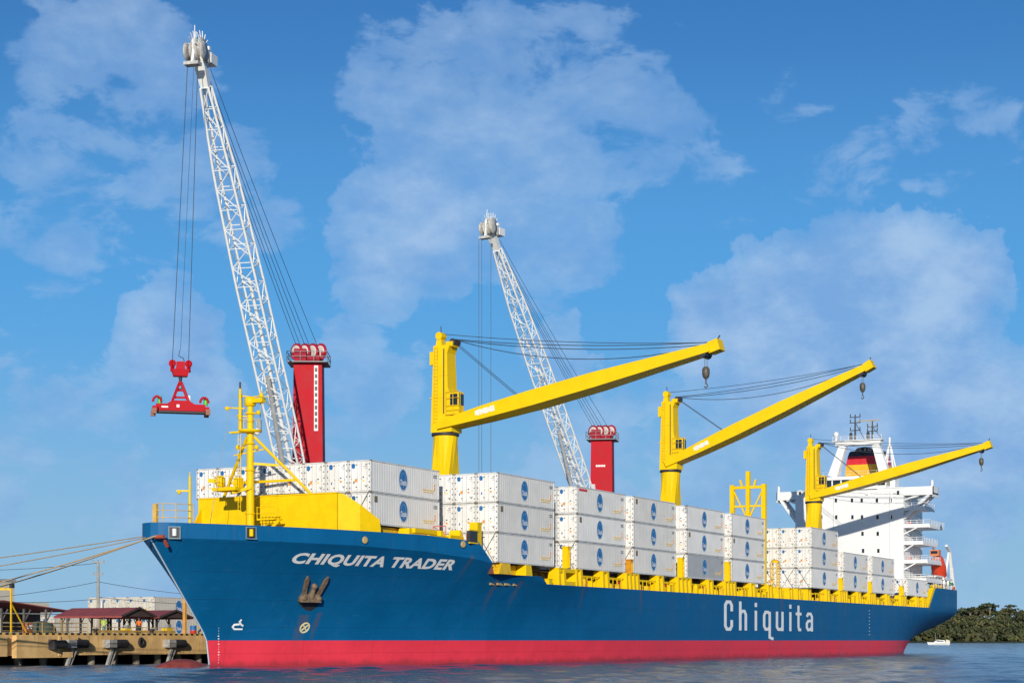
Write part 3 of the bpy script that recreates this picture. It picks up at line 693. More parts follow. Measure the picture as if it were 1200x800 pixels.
    s_ = MB(); s_.box(-3.0, -2.2, .6, 1.5, 10.6, 13.6); s_.box(-4.6, -3.2, .5, .9, 11.6, 12.7, 1); s_.box(-4.75, -3.05, .46, .6, 11.5, 11.62); s_.box(-4.75, -3.05, .46, .6, 12.7, 12.82); s_.build('deck_light_box', [M_YEL, M_DK], ship)
    for a in (-.2, 4.3):
        s_ = MB(); s_.hexa([(a + 1.2 * (a > 0), -.2, 8.75), (a + 2.6, -.2, 8.75), (a + 2.6, 1, 8.75), (a + 1.2 * (a > 0), 1, 8.75), (a + .9 + .6 * (a > 0), -.05, 9.83), (a + 2.6, -.05, 9.83), (a + 2.6, .9, 9.83), (a + .9 + .6 * (a > 0), .9, 9.83)])
        s_.build('container_support', [M_YEL if a > 0 else M_YEL2], ship)
    for (x, y, z) in ((-4.9, 3.0, 11.8), (-1.1, 1.5, 11.2)):
        s_ = MB()
        for i in range(3): s_.tube((x, y + i * .7, z), (x, y + i * .7, z + 1.4), .04, .04, 6)
        s_.tube((x, y, z + 1.4), (x, y + 1.4, z + 1.4), .04, .04, 6); s_.tube((x, y, z + .8), (x, y + 1.4, z + .8), .04, .04, 6); s_.build('guard_rail', [mat('pink red rail', (.6, .12, .10), .5)], ship)
deck_edge()
# ------------------------------------------------------------------ forecastle
def forecastle():
    b = MB(); u0 = -18.6; ya, yb = 6.3, 21.6; zt = 15.45
    b.box(u0, u0 + .2, ya, yb, 10.9, zt); b.box(u0 - .08, u0 + .3, ya - .05, yb + .05, zt, zt + .1)
    for i in range(9): y = ya + .4 + i * 1.85; b.prism([(u0 + .2, y, 10.9), (u0 + .2, y, zt - .4), (u0 + 1.5, y, 10.9)], (0, .09, 0))
    for y in (8.2, 11.7, 15.2, 18.6): b.box(u0 - .035, u0, y, y + .05, 11, zt - .05)
    b.prism([(u0 + .2, ya, 10.9), (u0 + .2, ya, zt), (u0 + .5, ya - .35, zt), (u0 + 1.5, ya - 1.5, 15.0 - .5), (u0 + 1.5, ya - 1.5, 10.9)], (.1, .12, 0))
    b.prism([(u0 + 1.5, ya - 1.5, 10.9), (u0 + 1.5, ya - 1.5, 14.5), (u0 + 3.4, ya - 2.38, 13.2), (u0 + 3.5, ya - 2.42, 12.3), (u0 + 3.4, ya - 2.38, 10.9)], (.06, .12, 0))
    b.prism([(u0, yb, 10.9), (u0, yb, zt), (u0 + 1.2, yb + .12, zt), (u0 + 5, yb + 1.3, 11)], (0, .16, 0))
    b.prism([(u0 - 2.6, yb - .1, 10.9), (u0, yb - .1, 10.9), (u0, yb - .1, zt - .8)], (0, -.14, 0))
    b.box(u0 - .05, u0, 12.6, 13.5, 11.3, 12.4, 1) 
    bw = b.build('breakwater', [mat('breakwater yellow', (.83, .545, .001), .5, var=.08, spec=.2, streak=.6, scol=(.55, .22, .01)), M_DK2], ship)
    m = MB(); x, y = -21.4, 13.75
    m.tube((x, y, 10.9), (x, y, 23.6), .40, .27, 14); m.lathe((x, y, 20.9), [(.4, 0), (1.05, .12), (1.05, .3), (.4, .32)], 14); m.lathe((x, y, 23.3), [(.3, 0), (.5, .1), (.5, .75), (.25, .9)], 10)
    m.box(x - .3, x + .3, y - 1.5, y + .2, 23.6, 24.0); m.tube((x, y - 1.3, 23.4), (x, y - 1.3, 24.7), .06, .06, 6); m.tube((x, y - .4, 24.2), (x - .4, y - 2.2, 24.0), .05, .05, 6)
    m.tube((x - .5, y + .75, 21.1), (x - .5, y + .75, 24.9), .17, .12, 8); m.tube((x - .5, y + .75, 24.9), (x - .5, y + .75, 25.5), .09, .09, 8, 1)
    m.bar((x - .5, y + .3, 21.0), (x - .5, y + 1.8, 21.0), .4, .16); m.bar((x - .5, y + .3, 23.1), (x - .5, y + 2.4, 23.3), .14, .12); m.lathe((x - .5, y + 2.2, 23.2), [(.05, -.2), (.22, 0), (.05, .22)], 8)
    m.tube((x, y + .6, 21.2), (x, y + .6, 24.6), .03, .03, 5, 2); m.tube((x, y + .9, 21.2), (x, y + .9, 24.2), .03, .03, 5, 2); m.tube((x + .3, y - .9, 21.2), (x + .3, y - .9, 24.4), .04, .04, 5, 2)
    m.bar((x, y - 1.5, 19.4), (x, y + 1.8, 19.0), .1, .1); m.bar((x + .0, y, 16.0), (x - 1.2, y + 1.2, 15.5), 1.0, .25); m.box(x - 1.8, x - .2, y + .3, y + 2.9, 15.7, 16.0)
    m.lathe((x - 1.2, y + 2.4, 16.1), [(.3, 0), (.42, .1), (.42, .8), (.2, 1.0)], 10); m.bar((x - 1.2, y + 2.6, 16.6), (x - 1.5, y + 3.5, 16.7), .35, .35); m.box(x - .9, x - .2, y + .6, y + 1.2, 16.0, 16.9)
    for dy, yt in ((4.6, 18.4), (-4.2, 9.3)): pass
    m.tube((x + .2, y - .3, 20.6), (-18.5, 9.15, 15.5), .14, .14, 8); m.tube((x + .2, y + .5, 20.6), (-18.5, 18.9, 15.5), .14, .14, 8)
    m.bar((x, y, 18.2), (-20.0, 11.6, 18.05), .22, .22); m.bar((x, y, 14.8), (-19.6, 10.7, 16.8), .01, .01)
    m.bar((-19.2, 10.2, 16.75), (-19.2, 17.4, 16.75), .22, .22); m.bar((x, y, 16.6), (-19.2, 14.4, 16.75), .2, .2)
    m.tube((x, y - .6, 20.8), (x + .2, y - .75, 21.2), .28, .28, 8, 3)
    m.tube((x - .6, y + .62, 11), (x - .6, y + .62, 20.8), .035, .035, 5); m.tube((x - .6, y + .9, 11), (x - .6, y + .9, 20.8), .035, .035, 5)
    for i in range(22): m.tube((x - .6, y + .62, 11.3 + i * .43), (x - .6, y + .9, 11.3 + i * .43), .025, .025, 4)
    for a in range(8):
        t = a * math.pi / 4; m.tube((x + math.cos(t), y + math.sin(t), 21.2), (x + math.cos(t), y + math.sin(t), 22.1), .03, .03, 4); t2 = t + math.pi / 4
        m.tube((x + math.cos(t), y + math.sin(t), 22.1), (x + math.cos(t2), y + math.sin(t2), 22.1), .03, .03, 4)
    for z in (12.4, 13.6, 17.5, 19.9, 22.6): m.lathe((x, y, z), [(.38, 0), (.46, .04), (.46, .14), (.38, .18)], 12)
    for yy, z in ((-1.1, 22.6), (1.0, 22.4), (-.9, 19.5), (1.2, 19.6), (-1.4, 24.1), (.9, 24.2)): m.bar((x, y, z), (x - .2, y + yy, z + .1), .09, .09); m.lathe((x - .25, y + yy, z - .12), [(.1, 0), (.2, .08), (.2, .32), (.1, .4)], 8)
    for yy in (.35, 1.1, 1.9, 2.7): m.tube((x - 1.7, y + yy, 16.0), (x - 1.7, y + yy, 17.0), .03, .03, 4)
    m.tube((x - 1.7, y + .35, 17.0), (x - 1.7, y + 2.7, 17.0), .03, .03, 4); m.tube((x - 1.7, y + .35, 16.5), (x - 1.7, y + 2.7, 16.5), .025, .025, 4)
    # stair and landing by the mast foot
    m.box(x + .3, x + 1.6, y - 2.4, y - .5, 13.1, 13.25); m.bar((x + .8, y - .5, 11.3), (x + .8, y - 2.6, 13.1), .12, .3)
    for i in range(6): m.tube((x + .35, y - .5 - i * .38, 13.2), (x + .35, y - .5 - i * .38, 14.3), .035, .035, 5)
    for z in (13.7, 14.25): m.tube((x + .35, y - .4, z), (x + .35, y - 2.5, z), .035, .035, 5)
    m.build('foremast', [M_YEL, M_DK, M_LGREY, M_WHT], ship, 'yellow tripod foremast with small platforms')
    g = MB(); g.tube((x - .6, y + 1.5, 24.5), (-24.5, y + 2.2, 12.3), .02, .02, 4); g.build('stay_wire', [M_LGREY], ship)
    j = MB(); x, y = -33.2, 14.6
    jx, jy = -32.0, 12.2
    j.tube((jx, jy, 11), (jx, jy, 16.1), .14, .11, 8); j.tube((jx, jy, 16.1), (jx, jy, 16.5), .05, .05, 6); j.bar((jx, jy, 14.9), (jx - .5, jy + 1.0, 14.9), .1, .14); j.lathe((jx - .4, jy + .8, 14.6), [(.06, 0), (.14, .05), (.14, .3), (.06, .35)], 8)
    j.build('jackstaff', [M_YEL], ship)
    r = MB()
    pts = [(-34.4, 14.2), (-34.2, 13.5), (-33.5, 12.7), (-32.2, 11.9)]
    for (a, b) in pts: r.tube((a + .3, b, 12.1), (a + .3, b, 13.75), .045, .045, 6)
    for z in (12.6, 13.2, 13.75):
        for i in range(3): r.tube((pts[i][0] + .3, pts[i][1], z), (pts[i + 1][0] + .3, pts[i + 1][1], z), .035, .035, 5)
    r.box(-34.2, -33.9, 14.0, 14.4, 12.1, 13.7); r.build('bow_rail', [mat('faded yellow rail', (.66, .42, .10), .6, var=.2)], ship)
forecastle()
# ------------------------------------------------------------------ deck cranes
def deck_crane(cu, cv, zr, ztop, tip, label, z0=8.0):
    c = V((cu, cv, 0)); tip = V(tip); hd = V((tip.x - cu, tip.y - cv, 0)); hd.normalize(); sd_ = V((-hd.y, hd.x, 0))
    def q(f, s_, z): return c + hd * f + sd_ * s_ + V((0, 0, z))
    p = MB(); r = 1.34; n = 16; sq, rd = [], []
    for i in range(n):
        t = 2 * math.pi * i / n + math.pi / 16 * 0; x, y = math.cos(t), math.sin(t); mx = max(abs(x), abs(y)); sq.append(V((x / mx * 1.1, y / mx * 1.1, 0))); rd.append(V((x * r, y * r, 0)))
    def oct_(k_): return [rd[i].lerp(sq[i], k_) for i in range(n)]
    lv = [(z0, 1), (zr - 4.2, 1), (zr - .5, 0), (zr - .15, 0)]
    pts = [c + w_ + V((0, 0, z)) for z, k_ in lv for w_ in oct_(k_)]
    p.add(pts, [(j * n + i, j * n + (i + 1) % n, (j + 1) * n + (i + 1) % n, (j + 1) * n + i) for j in range(3) for i in range(n)])
    p.lathe(c + V((0, 0, zr - .15)), [(r, 0), (1.5, .02), (1.5, .3), (r, .32)], 20, 1)
    crane = p.build('deck_crane', [M_YEL, M_DK], ship, label)
    t = MB(); h = ztop - zr
    # rotating column: tapering box with a wider foot on the jib side
    def ringbox(z, f0, f1, w_): return [q(f0, -w_, z), q(f1, -w_, z), q(f1, w_, z), q(f0, w_, z)]
    secs = [(zr + .2, -1.2, 1.4, 1.1), (zr + h * .36, -1.12, 1.3, 1.02), (zr + h * .46, -1.08, .86, .98), (zr + h * .80, -1.0, .74, .9), (zr + h * .88, -1.0, 1.05, .88)]
    for a, b in zip(secs[:-1], secs[1:]):
        A_, B_ = ringbox(*a), ringbox(*b); t.add(A_ + B_, [(0, 1, 5, 4), (1, 2, 6, 5), (2, 3, 7, 6), (3, 0, 4, 7)])
    t.add(ringbox(*secs[-1]), [(0, 1, 2, 3)])
    t.add(ringbox(*secs[0]), [(3, 2, 1, 0)])
    zt = zr + h * .88
    t.hexa([q(-.95, -.5, zt), q(-.2, -.5, zt), q(-.2, .5, zt), q(-.95, .5, zt), q(-.8, -.35, ztop - .2), q(-.35, -.35, ztop - .2), q(-.35, .35, ztop - .2), q(-.8, .35, ztop - .2)])
    t.tube(q(-.55, -.5, ztop - .2), q(-.55, .5, ztop - .2), .42, .42, 14, 0); t.tube(q(-.55, 0, ztop + .1), q(-.55, 0, ztop + .9), .05, .05, 6, 1)
    t.hexa([q(.5, -.75, zt), q(1.3, -.75, zt - .2), q(1.3, .75, zt - .2), q(.5, .75, zt), q(.5, -.75, zt + .35), q(1.35, -.75, zt + .35), q(1.35, .75, zt + .35), q(.5, .75, zt + .35)])
    for s_ in (-.5, 0, .5): t.tube(q(1.2, s_ - .1, zt + .3), q(1.2, s_ + .1, zt + .3), .38, .38, 12, 1)
    # winch housing at the back, access door, rungs
    t.cbox(q(-1.2, -.15, zr + h * .76), .8, 1.0, 1.4, 0, math.atan2(hd.y, hd.x))
    t.cbox(q(-1.2, .3, zr + h * .42), .5, .5, .35, 3, math.atan2(hd.y, hd.x))
    for z in (.36, .58): t.cbox(q(-.12 if z < .4 else -.16, 0, zr + h * z), 2.5 if z < .4 else 1.95, 2.1 if z < .4 else 1.98, .07, 0, math.atan2(hd.y, hd.x))
    fs_ = -1 if sd_.dot(V((CAM.x - cu, CAM.y - cv, 0))) < 0 else 1
    for a in (-.75, -.35): t.tube(q(a, fs_ * 1.2, zr + 1.2), q(a, fs_ * 1.08, zr + h * .86), .035, .035, 5, 3)
    for i in range(int(h * .8 / .38)): t.tube(q(-.75, fs_ * (1.2 - .12 * i * .38 / h), zr + 1.3 + i * .38), q(-.35, fs_ * (1.2 - .12 * i * .38 / h), zr + 1.3 + i * .38), .02, .02, 4, 3)
    t.tube(q(.45, fs_ * 1.16, zr + 2.2), q(.4, fs_ * 1.04, zr + h * .84), .06, .06, 6, 1)
    for i in range(5): p_ = q(.1 - i * .1, fs_ * 1.1, zr + h * (.55 + .05 * i))
    t.build('crane_column', [M_YEL, M_DK, M_LGREY, M_YEL2], crane)
    k_ = MB(); rz = math.atan2(hd.y, hd.x)
    sgn = -1
    kc = q(1.7, sgn * .55, zr + h * .30); k_.cbox(kc, 1.2, 1.1, 2.3, 0, rz); k_.cbox(kc + hd * .62 + V((0, 0, .35)), .04, .95, 1.2, 1, rz); k_.cbox(kc + sd_ * (sgn * .57) + V((0, 0, .35)), .9, .04, 1.2, 1, rz)
    k_.cbox(kc + V((0, 0, -1.25)), 1.9, 1.5, .1, 2, rz)
    for a in (-.9, 0, .9): k_.tube(kc + hd * a + sd_ * (sgn * .75) + V((0, 0, -1.25)), kc + hd * a + sd_ * (sgn * .75) + V((0, 0, 1.2)), .035, .035, 5, 2)
    for z in (-.8, -.3, .5, 1.2): k_.tube(kc - hd * .9 + sd_ * (sgn * .75) + V((0, 0, z)), kc + hd * .9 + sd_ * (sgn * .75) + V((0, 0, z)), .03, .03, 5, 2)
    k_.build('operator_cab', [M_YEL, M_GLASS, M_YEL2], crane)
    # box jib: forked root, belly amidships, tapered head
    j = MB(); root = q(-.3, 0, zr + .95); d = (tip - root); L = d.length; d.normalize(); up = sd_.cross(d) * -1; up = up if up.z > 0 else -up
    def js(s_, w_, lo, hi): o = root + d * (s_ * L); return [o - sd_ * w_ + up * lo, o + sd_ * w_ + up * lo, o + sd_ * w_ + up * hi, o - sd_ * w_ + up * hi]
    ss = [(0.0, 1.45, -.45, .4), (.10, 1.45, -.6, .55), (.18, 1.5, -.72, .66), (.36, 1.62, -.85, .75), (.6, 1.5, -.8, .75), (.85, 1.15, -.55, .55), (1.0, .9, -.42, .42)]
    rings = [js(*x) for x in ss]
    pts = [p_ for r_ in rings for p_ in r_]; fs = []
    for i in range(len(ss) - 1):
        for a in range(4): fs.append((i * 4 + a, i * 4 + (a + 1) % 4, i * 4 + 4 + (a + 1) % 4, i * 4 + 4 + a))
    j.add(pts, fs + [(3, 2, 1, 0), tuple(len(pts) - 4 + a for a in range(4))])
    for i in range(1, 7):   # stiffener seams on the belly plates
        o = js(.12 + i * .12, 0, 0, 0)[0]
    hpt = root + d * L
    j.hexa([hpt - sd_ * .75 + up * -.55 - d * .2, hpt + sd_ * .75 + up * -.55 - d * .2, hpt + sd_ * .75 + up * -.45 + d * 1.0, hpt - sd_ * .75 + up * -.45 + d * 1.0, hpt - sd_ * .75 + up * .55 - d * .2, hpt + sd_ * .75 + up * .55 - d * .2, hpt + sd_ * .75 + up * .7 + d * .9, hpt - sd_ * .75 + up * .7 + d * .9])
    j.tube(hpt + sd_ * .3 + up * .6 + d * .4, hpt + sd_ * .3 + up * 1.15 + d * .9, .07, .07, 6, 1)
    j.tube(hpt - sd_ * .85 - d * .9 - up * .35, hpt + sd_ * .85 - d * .9 - up * .35, .45, .45, 12, 1)
    jb = j.build('jib', [M_YEL, M_DK], crane)
    for s_ in (-1, 1):      # printed strip on both faces of the jib
        nm = MB(); sq_ = []
        for i in range(9):
            s0 = .155 + i * .0085; wd = float(np.interp(s0, [x[0] for x in ss], [x[1] for x in ss])) + .02
            o = root + d * (s0 * L) + sd_ * (s_ * wd); h0, h1 = (-.28, .32) if i % 3 else (-.2, .25); w9 = .245
            nm.hexa([o + up * h0 - sd_ * .015, o + d * w9 + up * h0 - sd_ * .015, o + d * w9 + up * h0 + sd_ * .015, o + up * h0 + sd_ * .015, o + up * h1 - sd_ * .015, o + d * w9 + up * h1 - sd_ * .015, o + d * w9 + up * h1 + sd_ * .015, o + up * h1 + sd_ * .015])
        nm.build('jib_marking', [mat('jib print white', (.8, .78, .66), .5)], crane)
    ht = q(1.2, 0, zt + .6)
    for s_, st, e0 in ((-.5, 0, 1.0), (0, .2, .97), (.45, 1.0, .93)):
        w_ = MB(); w_.path(sag(ht + sd_ * s_, root + d * (L * e0) + up * .6 + sd_ * s_ * .5, .5 + st, 12), .042); w_.build('luffing_rope', [M_ROPE], crane)
    w_ = MB(); w_.path(sag(q(-.55, .3, ztop + .1), hpt + up * .6, .4, 10), .035); w_.build('luffing_rope', [M_ROPE], crane)
    for s_ in (-.4, .4):
        w_ = MB(); w_.path([ht + sd_ * s_ - V((0, 0, .3)), root + d * (L * .30) + up * .9 + sd_ * s_], .035); w_.build('luffing_rope', [M_ROPE], crane)
    hk = hpt - d * .8 - up * .4; zl = 1.3
    w_ = MB()
    for s_ in (-.3, .3): w_.tube(hk + sd_ * s_, hk + sd_ * s_ - V((0, 0, zl)), .03, .03, 5)
    w_.build('hoist_rope', [M_ROPE], crane)
    b_ = MB(); hb = hk - V((0, 0, zl))
    b_.lathe(hb - V((0, 0, 1.2)), [(.1, 0), (.3, .2), (.38, .55), (.38, 1.0), (.22, 1.25)], 10); b_.tube(hb - V((0, 0, 1.2)), hb - V((0, 0, 1.65)), .08, .08, 6)
    b_.path([hb - V((0, 0, 1.65)) + hd * (.17 * math.sin(a)) - V((0, 0, .19 - .19 * math.cos(a))) for a in np.linspace(0, 4.6, 9)], .06, 6)
    b_.build('hook_block', [mat('worn hook block', (.10, .085, .06), .5, var=.4, vscale=4)], crane)
deck_crane(15.0, 14.6, 24.5, 35.4, P(835, 408, Z=178), 'yellow deck crane nearest the bow, jib swung outboard')
deck_crane(76.6, 14.3, 25.7, 36.6, P(1016, 431, Z=233.9), 'yellow deck crane amidships, jib raised steepest')
deck_crane(138.4, 14.2, 25.6, 36.3, P(1155, 523, Z=288.1), 'yellow deck crane in front of the white superstructure')
# ------------------------------------------------------------------ superstructure
def rail(mb, pts, h=1.1, m=0, step=1.2, r=.03, lines=3):
    for a, b in zip(pts[:-1], pts[1:]):
        a, b = V(a), V(b); n = max(1, int((b - a).length / step))
        for i in range(n + 1): p = a.lerp(b, i / n); mb.tube(p, p + V((0, 0, h)), r, r, 5, m)
        for j in range(lines): z = V((0, 0, h * (j + 1) / lines)); mb.tube(a + z, b + z, r, r, 5, m)
def house():
    U0, U1 = 160.0, 172.5; y0, y1 = 4.85, 24.9; zt = 29.4
    b = MB(); b.box(U0, U1, y0, y1, 8, zt)
    for z in (13.2, 16.2, 19.2, 22.2, 25.2, 28.2): pass
    b.box(U0 - .06, U0, 12.4, 12.5, 11, zt - 2.5); b.box(U0 - .05, U0, 21.0, 21.1, 11, zt - .6)
    b.box(U0 - .15, U1, y0 - .1, y1 + .1, zt, zt + .12)
    for y in (7.2, 17.6): b.tube((U0 - .1, y, 10), (U0 - .1, y, zt - .4), .09, .09, 6)
    for z in (16.2, 19.2, 22.2, 25.2): b.box(U0 - .02, U0, y0, y1, z - .03, z + .03)
    for y in (6.3, 11.4, 19.6): b.box(U0 - .35, U0, y - .2, y + .2, zt - 1.0, zt - .75)
    b.box(U0 - .5, U0, 9.5, 16.5, zt - .02, zt + .05); b.box(U0 - .06, U0, 14.4, 15.6, 10.6, 12.6)
    s_ = b.build('superstructure', [M_WHT], ship, 'white superstructure with rows of small square windows')
    wm = MB(); wm.box(-.03, .05, -.30, .30, -.45, .45, 1); wm.box(-.045, -.03, -.22, .22, -.36, .36, 0); wmesh = wm.mesh('window', [M_GLASS, M_WHT])
    rows = [(586, (979.6, 998.5, 1009.9, 1027.7, 1043.7)), (605.6, (962.5, 980, 999, 1010.3, 1028.4, 1044.3)), (625, (1010.8, 1028.7)), (645, (1011.5, 1029.4)), (577, (937.5, 951, 1052.5))]
    for y, xs in rows:
        for x in xs:
            p = P(x, y, u=U0 - .02); o = link('window', wmesh, s_); o.location = (p.x - ship.location.x, p.y - ship.location.y, p.z)
    # wheelhouse
    h = MB(); hz0, hz1 = zt + .12, zt + 2.75; hy0, hy1 = 8.2, 21.4
    h.box(U0 + .5, U0 + 8, hy0, hy1, hz0, hz0 + .5); h.box(U0 + .6, U0 + 8, hy0 + .1, hy1 - .1, hz0 + .5, hz0 + 1.75, 1); h.box(U0 + .2, U0 + 8.4, hy0 - .3, hy1 + .3, hz0 + 1.75, hz1 - .3)
    wh = h.build('wheelhouse', [M_WHT, M_GLASS], ship)
    n = 8
    for i in range(n + 1):
        y = hy0 + (hy1 - hy0) * i / n; q = MB(); q.box(U0 + .45, U0 + .62, y - .12, y + .12, hz0 + .5, hz0 + 1.75); q.build('window_post', [M_WHT], wh)
    for i in range(n):
        y = hy0 + (hy1 - hy0) * i / n; q = MB(); q.box(U0 + .53, U0 + .57, y + .12, y + (hy1 - hy0) / n - .12, hz0 + .52, hz0 + 1.73); q.build('bridge_window', [M_GLASS], wh)
    q = MB(); rail(q, [(U0 + .4, hy0, hz1 - .3), (U0 + .4, hy1, hz1 - .3)], .9, 0, 1.6, .022, 2); rail(q, [(U0 + .4, hy0, hz1 - .3), (U0 + 8, hy0, hz1 - .3)]); q.build('roof_railing', [M_WHT], wh)
    # wings
    for sgn, ye, yi in ((-1, -.4, y0), (1, 28.6, y1)):
        w_ = MB(); a, c = min(ye, yi), max(ye, yi); w_.box(U0 + .3, U0 + 3.6, a, c, 28.1, 28.35); w_.box(U0 + .25, U0 + .4, a, c, 28.0, 29.5); w_.box(U0 + 3.5, U0 + 3.65, a, c, 28.0, 29.5)
        e = ye if sgn < 0 else ye - .15; w_.box(U0 + .25, U0 + 3.65, e, e + .15, 27.6, 29.5)
        for uu in (U0 + .6, U0 + 3.3): w_.bar((uu, ye - sgn * .8, 28.0), (uu, yi, 24.0), .75, .5); w_.bar((uu, (ye + yi) / 2, 28.0), (uu, yi + sgn * .05, 27.3), .3, .3)
        w_.lathe((U0 + .6, ye - sgn * .3, 29.5), [(.25, 0), (.25, .8), (.15, 1.1)], 10)
        w_.build('bridge_wing', [M_WHT], ship)
    # side galleries on the port side
    for i, (z, ext, u1) in enumerate(((25.6, 3.9, 166), (22.5, 4.6, 170), (19.5, 3.4, 170), (16.2, 4.2, 173), (12.9, 4.0, 174))):
        g = MB(); g.box(U0 + .25, u1, y0 - ext, y0, z - .22, z); g.box(U0 + .2, u1 + .05, y0 - ext - .05, y0 - ext + .05, z - .32, z + .1)
        rail(g, [(U0 + .35, y0, z), (U0 + .35, y0 - ext, z), (u1, y0 - ext, z)], 1.1, 0, 1.0, .045)
        g.bar((U0 + .4, y0, z - 1.3), (U0 + .4, y0 - ext * .5, z - .2), .14, .2); g.box(U0 + .3, U0 + .36, y0 - ext, y0, z, z + .45); g.box(U0 + .3, u1, y0 - ext - .03, y0 - ext + .03, z, z + .45)
        if i in (1, 3): g.box(U0 + 3, U0 + 3.6, y0 - .5, y0 - .15, z + .1, z + 1.0, 1)
        g.box(U0 + 4, U0 + 4.9, y0 - .04, y0, z, z + 2.0, 2)
        for k_ in range(8): g.box(U0 + 6 + k_ * .3, U0 + 6.25 + k_ * .3, y0 - 1.1, y0 - .3, z - 2.8 + k_ * .36, z - 2.74 + k_ * .36)
        g.build('side_gallery', [M_WHT, mat('fire red', (.55, .05, .03), .5), M_LGREY], ship)
    p_ = MB(); p_.box(172.5, 178.5, 1.5, 27, 13.3, 13.5)
    for u in (173.5, 176, 178.2):
        for y in (1.8, 8, 20, 26.6): p_.bar((u, y, 10.4), (u, y, 13.3), .3, .3)
    p_.box(166, 172.4, .6, 4.6, 13.7, 13.9) ; rail(p_, [(172.6, 1.6, 13.5), (178.4, 1.6, 13.5), (178.4, 7, 13.5)], 1.1, 0, 1.2, .04)
    p_.build('aft_platform', [M_WHT], ship)
    # boat davit arms at the quarter
    d = MB()
    for y in (.5, 3.0):
        d.bar((178.2, y, 11.6), (176.6, y, 15.6), .6, .55); d.bar((176.6, y, 15.6), (175.2, y, 18.6), .5, .5); d.bar((175.2, y, 18.6), (172.8, y, 19.6), .45, .4); d.bar((172.0, y, 13.4), (174.6, y, 18.4), .35, .35)
        d.bar((170.5, y, 13.5), (176.5, y, 13.5), .3, .35); d.bar((171.2, y, 10.4), (171.2, y, 13.5), .3, .3); d.bar((174.0, y, 10.4), (174.0, y, 13.5), .3, .3); d.bar((176.4, y, 10.4), (176.4, y, 13.5), .3, .3)
        d.build('boat_davit', [M_WHT], ship); d = MB()
    # funnel with its bands
    f = MB(); fu, fy = 171.5, 14.8; zt2 = 33.0
    def fr(z, k_): return [(fu - 2.4 * k_ + (z - 30) * .05, fy - 3.7 * k_, z), (fu + 3.2, fy - 3.7 * k_, z), (fu + 3.2, fy + 3.7 * k_, z), (fu - 2.4 * k_ + (z - 30) * .05, fy + 3.7 * k_, z)]
    lv = [(29.3, 1.0, 0), (34.8, .96, 2), (36.4, .88, 1), (37.1, .83, 0), (37.4, .76, 0)]
    fm = funnel = None
    for (za, ka, _), (zb_, kb, mi) in zip(lv[:-1], lv[1:]): f.add(fr(za, ka) + fr(zb_, kb), [(0, 1, 5, 4), (1, 2, 6, 5), (2, 3, 7, 6), (3, 0, 4, 7)], {34.8: 2, 36.4: 1, 37.1: 0, 37.4: 0}[zb_])
    f.add(fr(37.4, .76), [(0, 1, 2, 3)], 0); f.lathe((fu - .3, fy + .6, 36.9), [(1.7, 0), (1.7, .7), (1.3, 1.1), (.3, 1.25)], 14, 0); f.tube((fu + .5, fy - 1.9, 37.1), (fu + .5, fy - 1.9, 38), .35, .35, 10, 0)
    f.build('funnel', [M_DK, M_FR, M_FG], ship, 'black, red and gold banded funnel behind the bridge')
    # signal mast frame over the wheelhouse
    m = MB(); mu = U0 + 4
    ya, yb = 9.3, 19.0; 
    m.bar((mu, ya, 32.2), (mu, ya + 1.7, 37.8), 1.7, 1.5, up=(1, 0, 0), w1=1.3, h1=1.2); m.bar((mu, yb, 32.2), (mu, yb - 1.9, 37.8), 1.7, 1.5, up=(1, 0, 0), w1=1.3, h1=1.2)
    m.box(mu - .8, mu + .8, 10.0, 18.4, 37.80, 38.50); m.box(mu - 1.2, mu + 1.2, 9.6, 18.9, 38.50, 38.65); rail(m, [(mu - 1.1, 9.7, 38.60), (mu - 1.1, 18.8, 38.60)], .8, 0, 1.5)
    m.lathe((mu - .9, 18.2, 38.70), [(.25, 0), (.25, .7), (.5, .9), (.5, 1.4), (.2, 1.6)], 10)
    m.build('signal_mast', [M_WHT], ship)
    for y, h_, arms in ((14.9, 4.8, (1.9, 3.3, 4.3)), (11.7, 3.4, (1.6, 2.4))):
        a = MB(); a.tube((mu, y, 38.60), (mu, y, 38.60 + h_), .2, .1, 8)
        for z in arms: a.bar((mu, y - 1.0, 38.60 + z), (mu, y + 1.0, 38.60 + z), .12, .14); a.tube((mu, y - .9, 38.60 + z), (mu, y - .9, 39.20 + z), .09, .09, 6); a.tube((mu, y + .9, 38.60 + z), (mu, y + .9, 39.20 + z), .09, .09, 6)
        a.tube((mu, y, 38.60 + h_ * .7), (mu, y - 1.8, 38.70), .06, .06, 5); a.lathe((mu, y + .8, 38.70), [(.3, 0), (.3, 1.2), (.1, 1.5)], 8)
        a.build('antenna_mast', [M_DK], ship)
    a = MB(); a.bar((mu - .4, 10.4, 43.10 - 1), (mu - .4, 14.2, 43.10 - 1), .2, .25); a.tube((mu - .4, 12.0, 40.60), (mu - .4, 12.0, 42.10), .09, .09, 6); a.build('radar_scanner', [mat('tan radar', (.40, .36, .28), .5)], ship)
    t = MB(); tx, ty = U0 + 5, 7.9
    tp = P(1042.5, 548, u=tx)
    for a, b in ((-1.1, -1.1), (1.1, -1.1), (1.1, 1.1), (-1.1, 1.1)): t.bar((tx + a, tp.y + b, 32.0), (tx + a * .15, tp.y + b * .15, 37.4), .22, .22)
    t.bar((tx - .6, tp.y - .7, 34.6), (tx - .6, tp.y + .7, 34.6), .15, .15); t.tube((tx, tp.y, 37.3), (tx, tp.y, 39.0), .22, .2, 8); t.box(tx - 1.4, tx + 1.4, tp.y - 1.4, tp.y + 1.4, 29.5, 32.0)
    t.build('radar_tower', [M_WHT], ship)
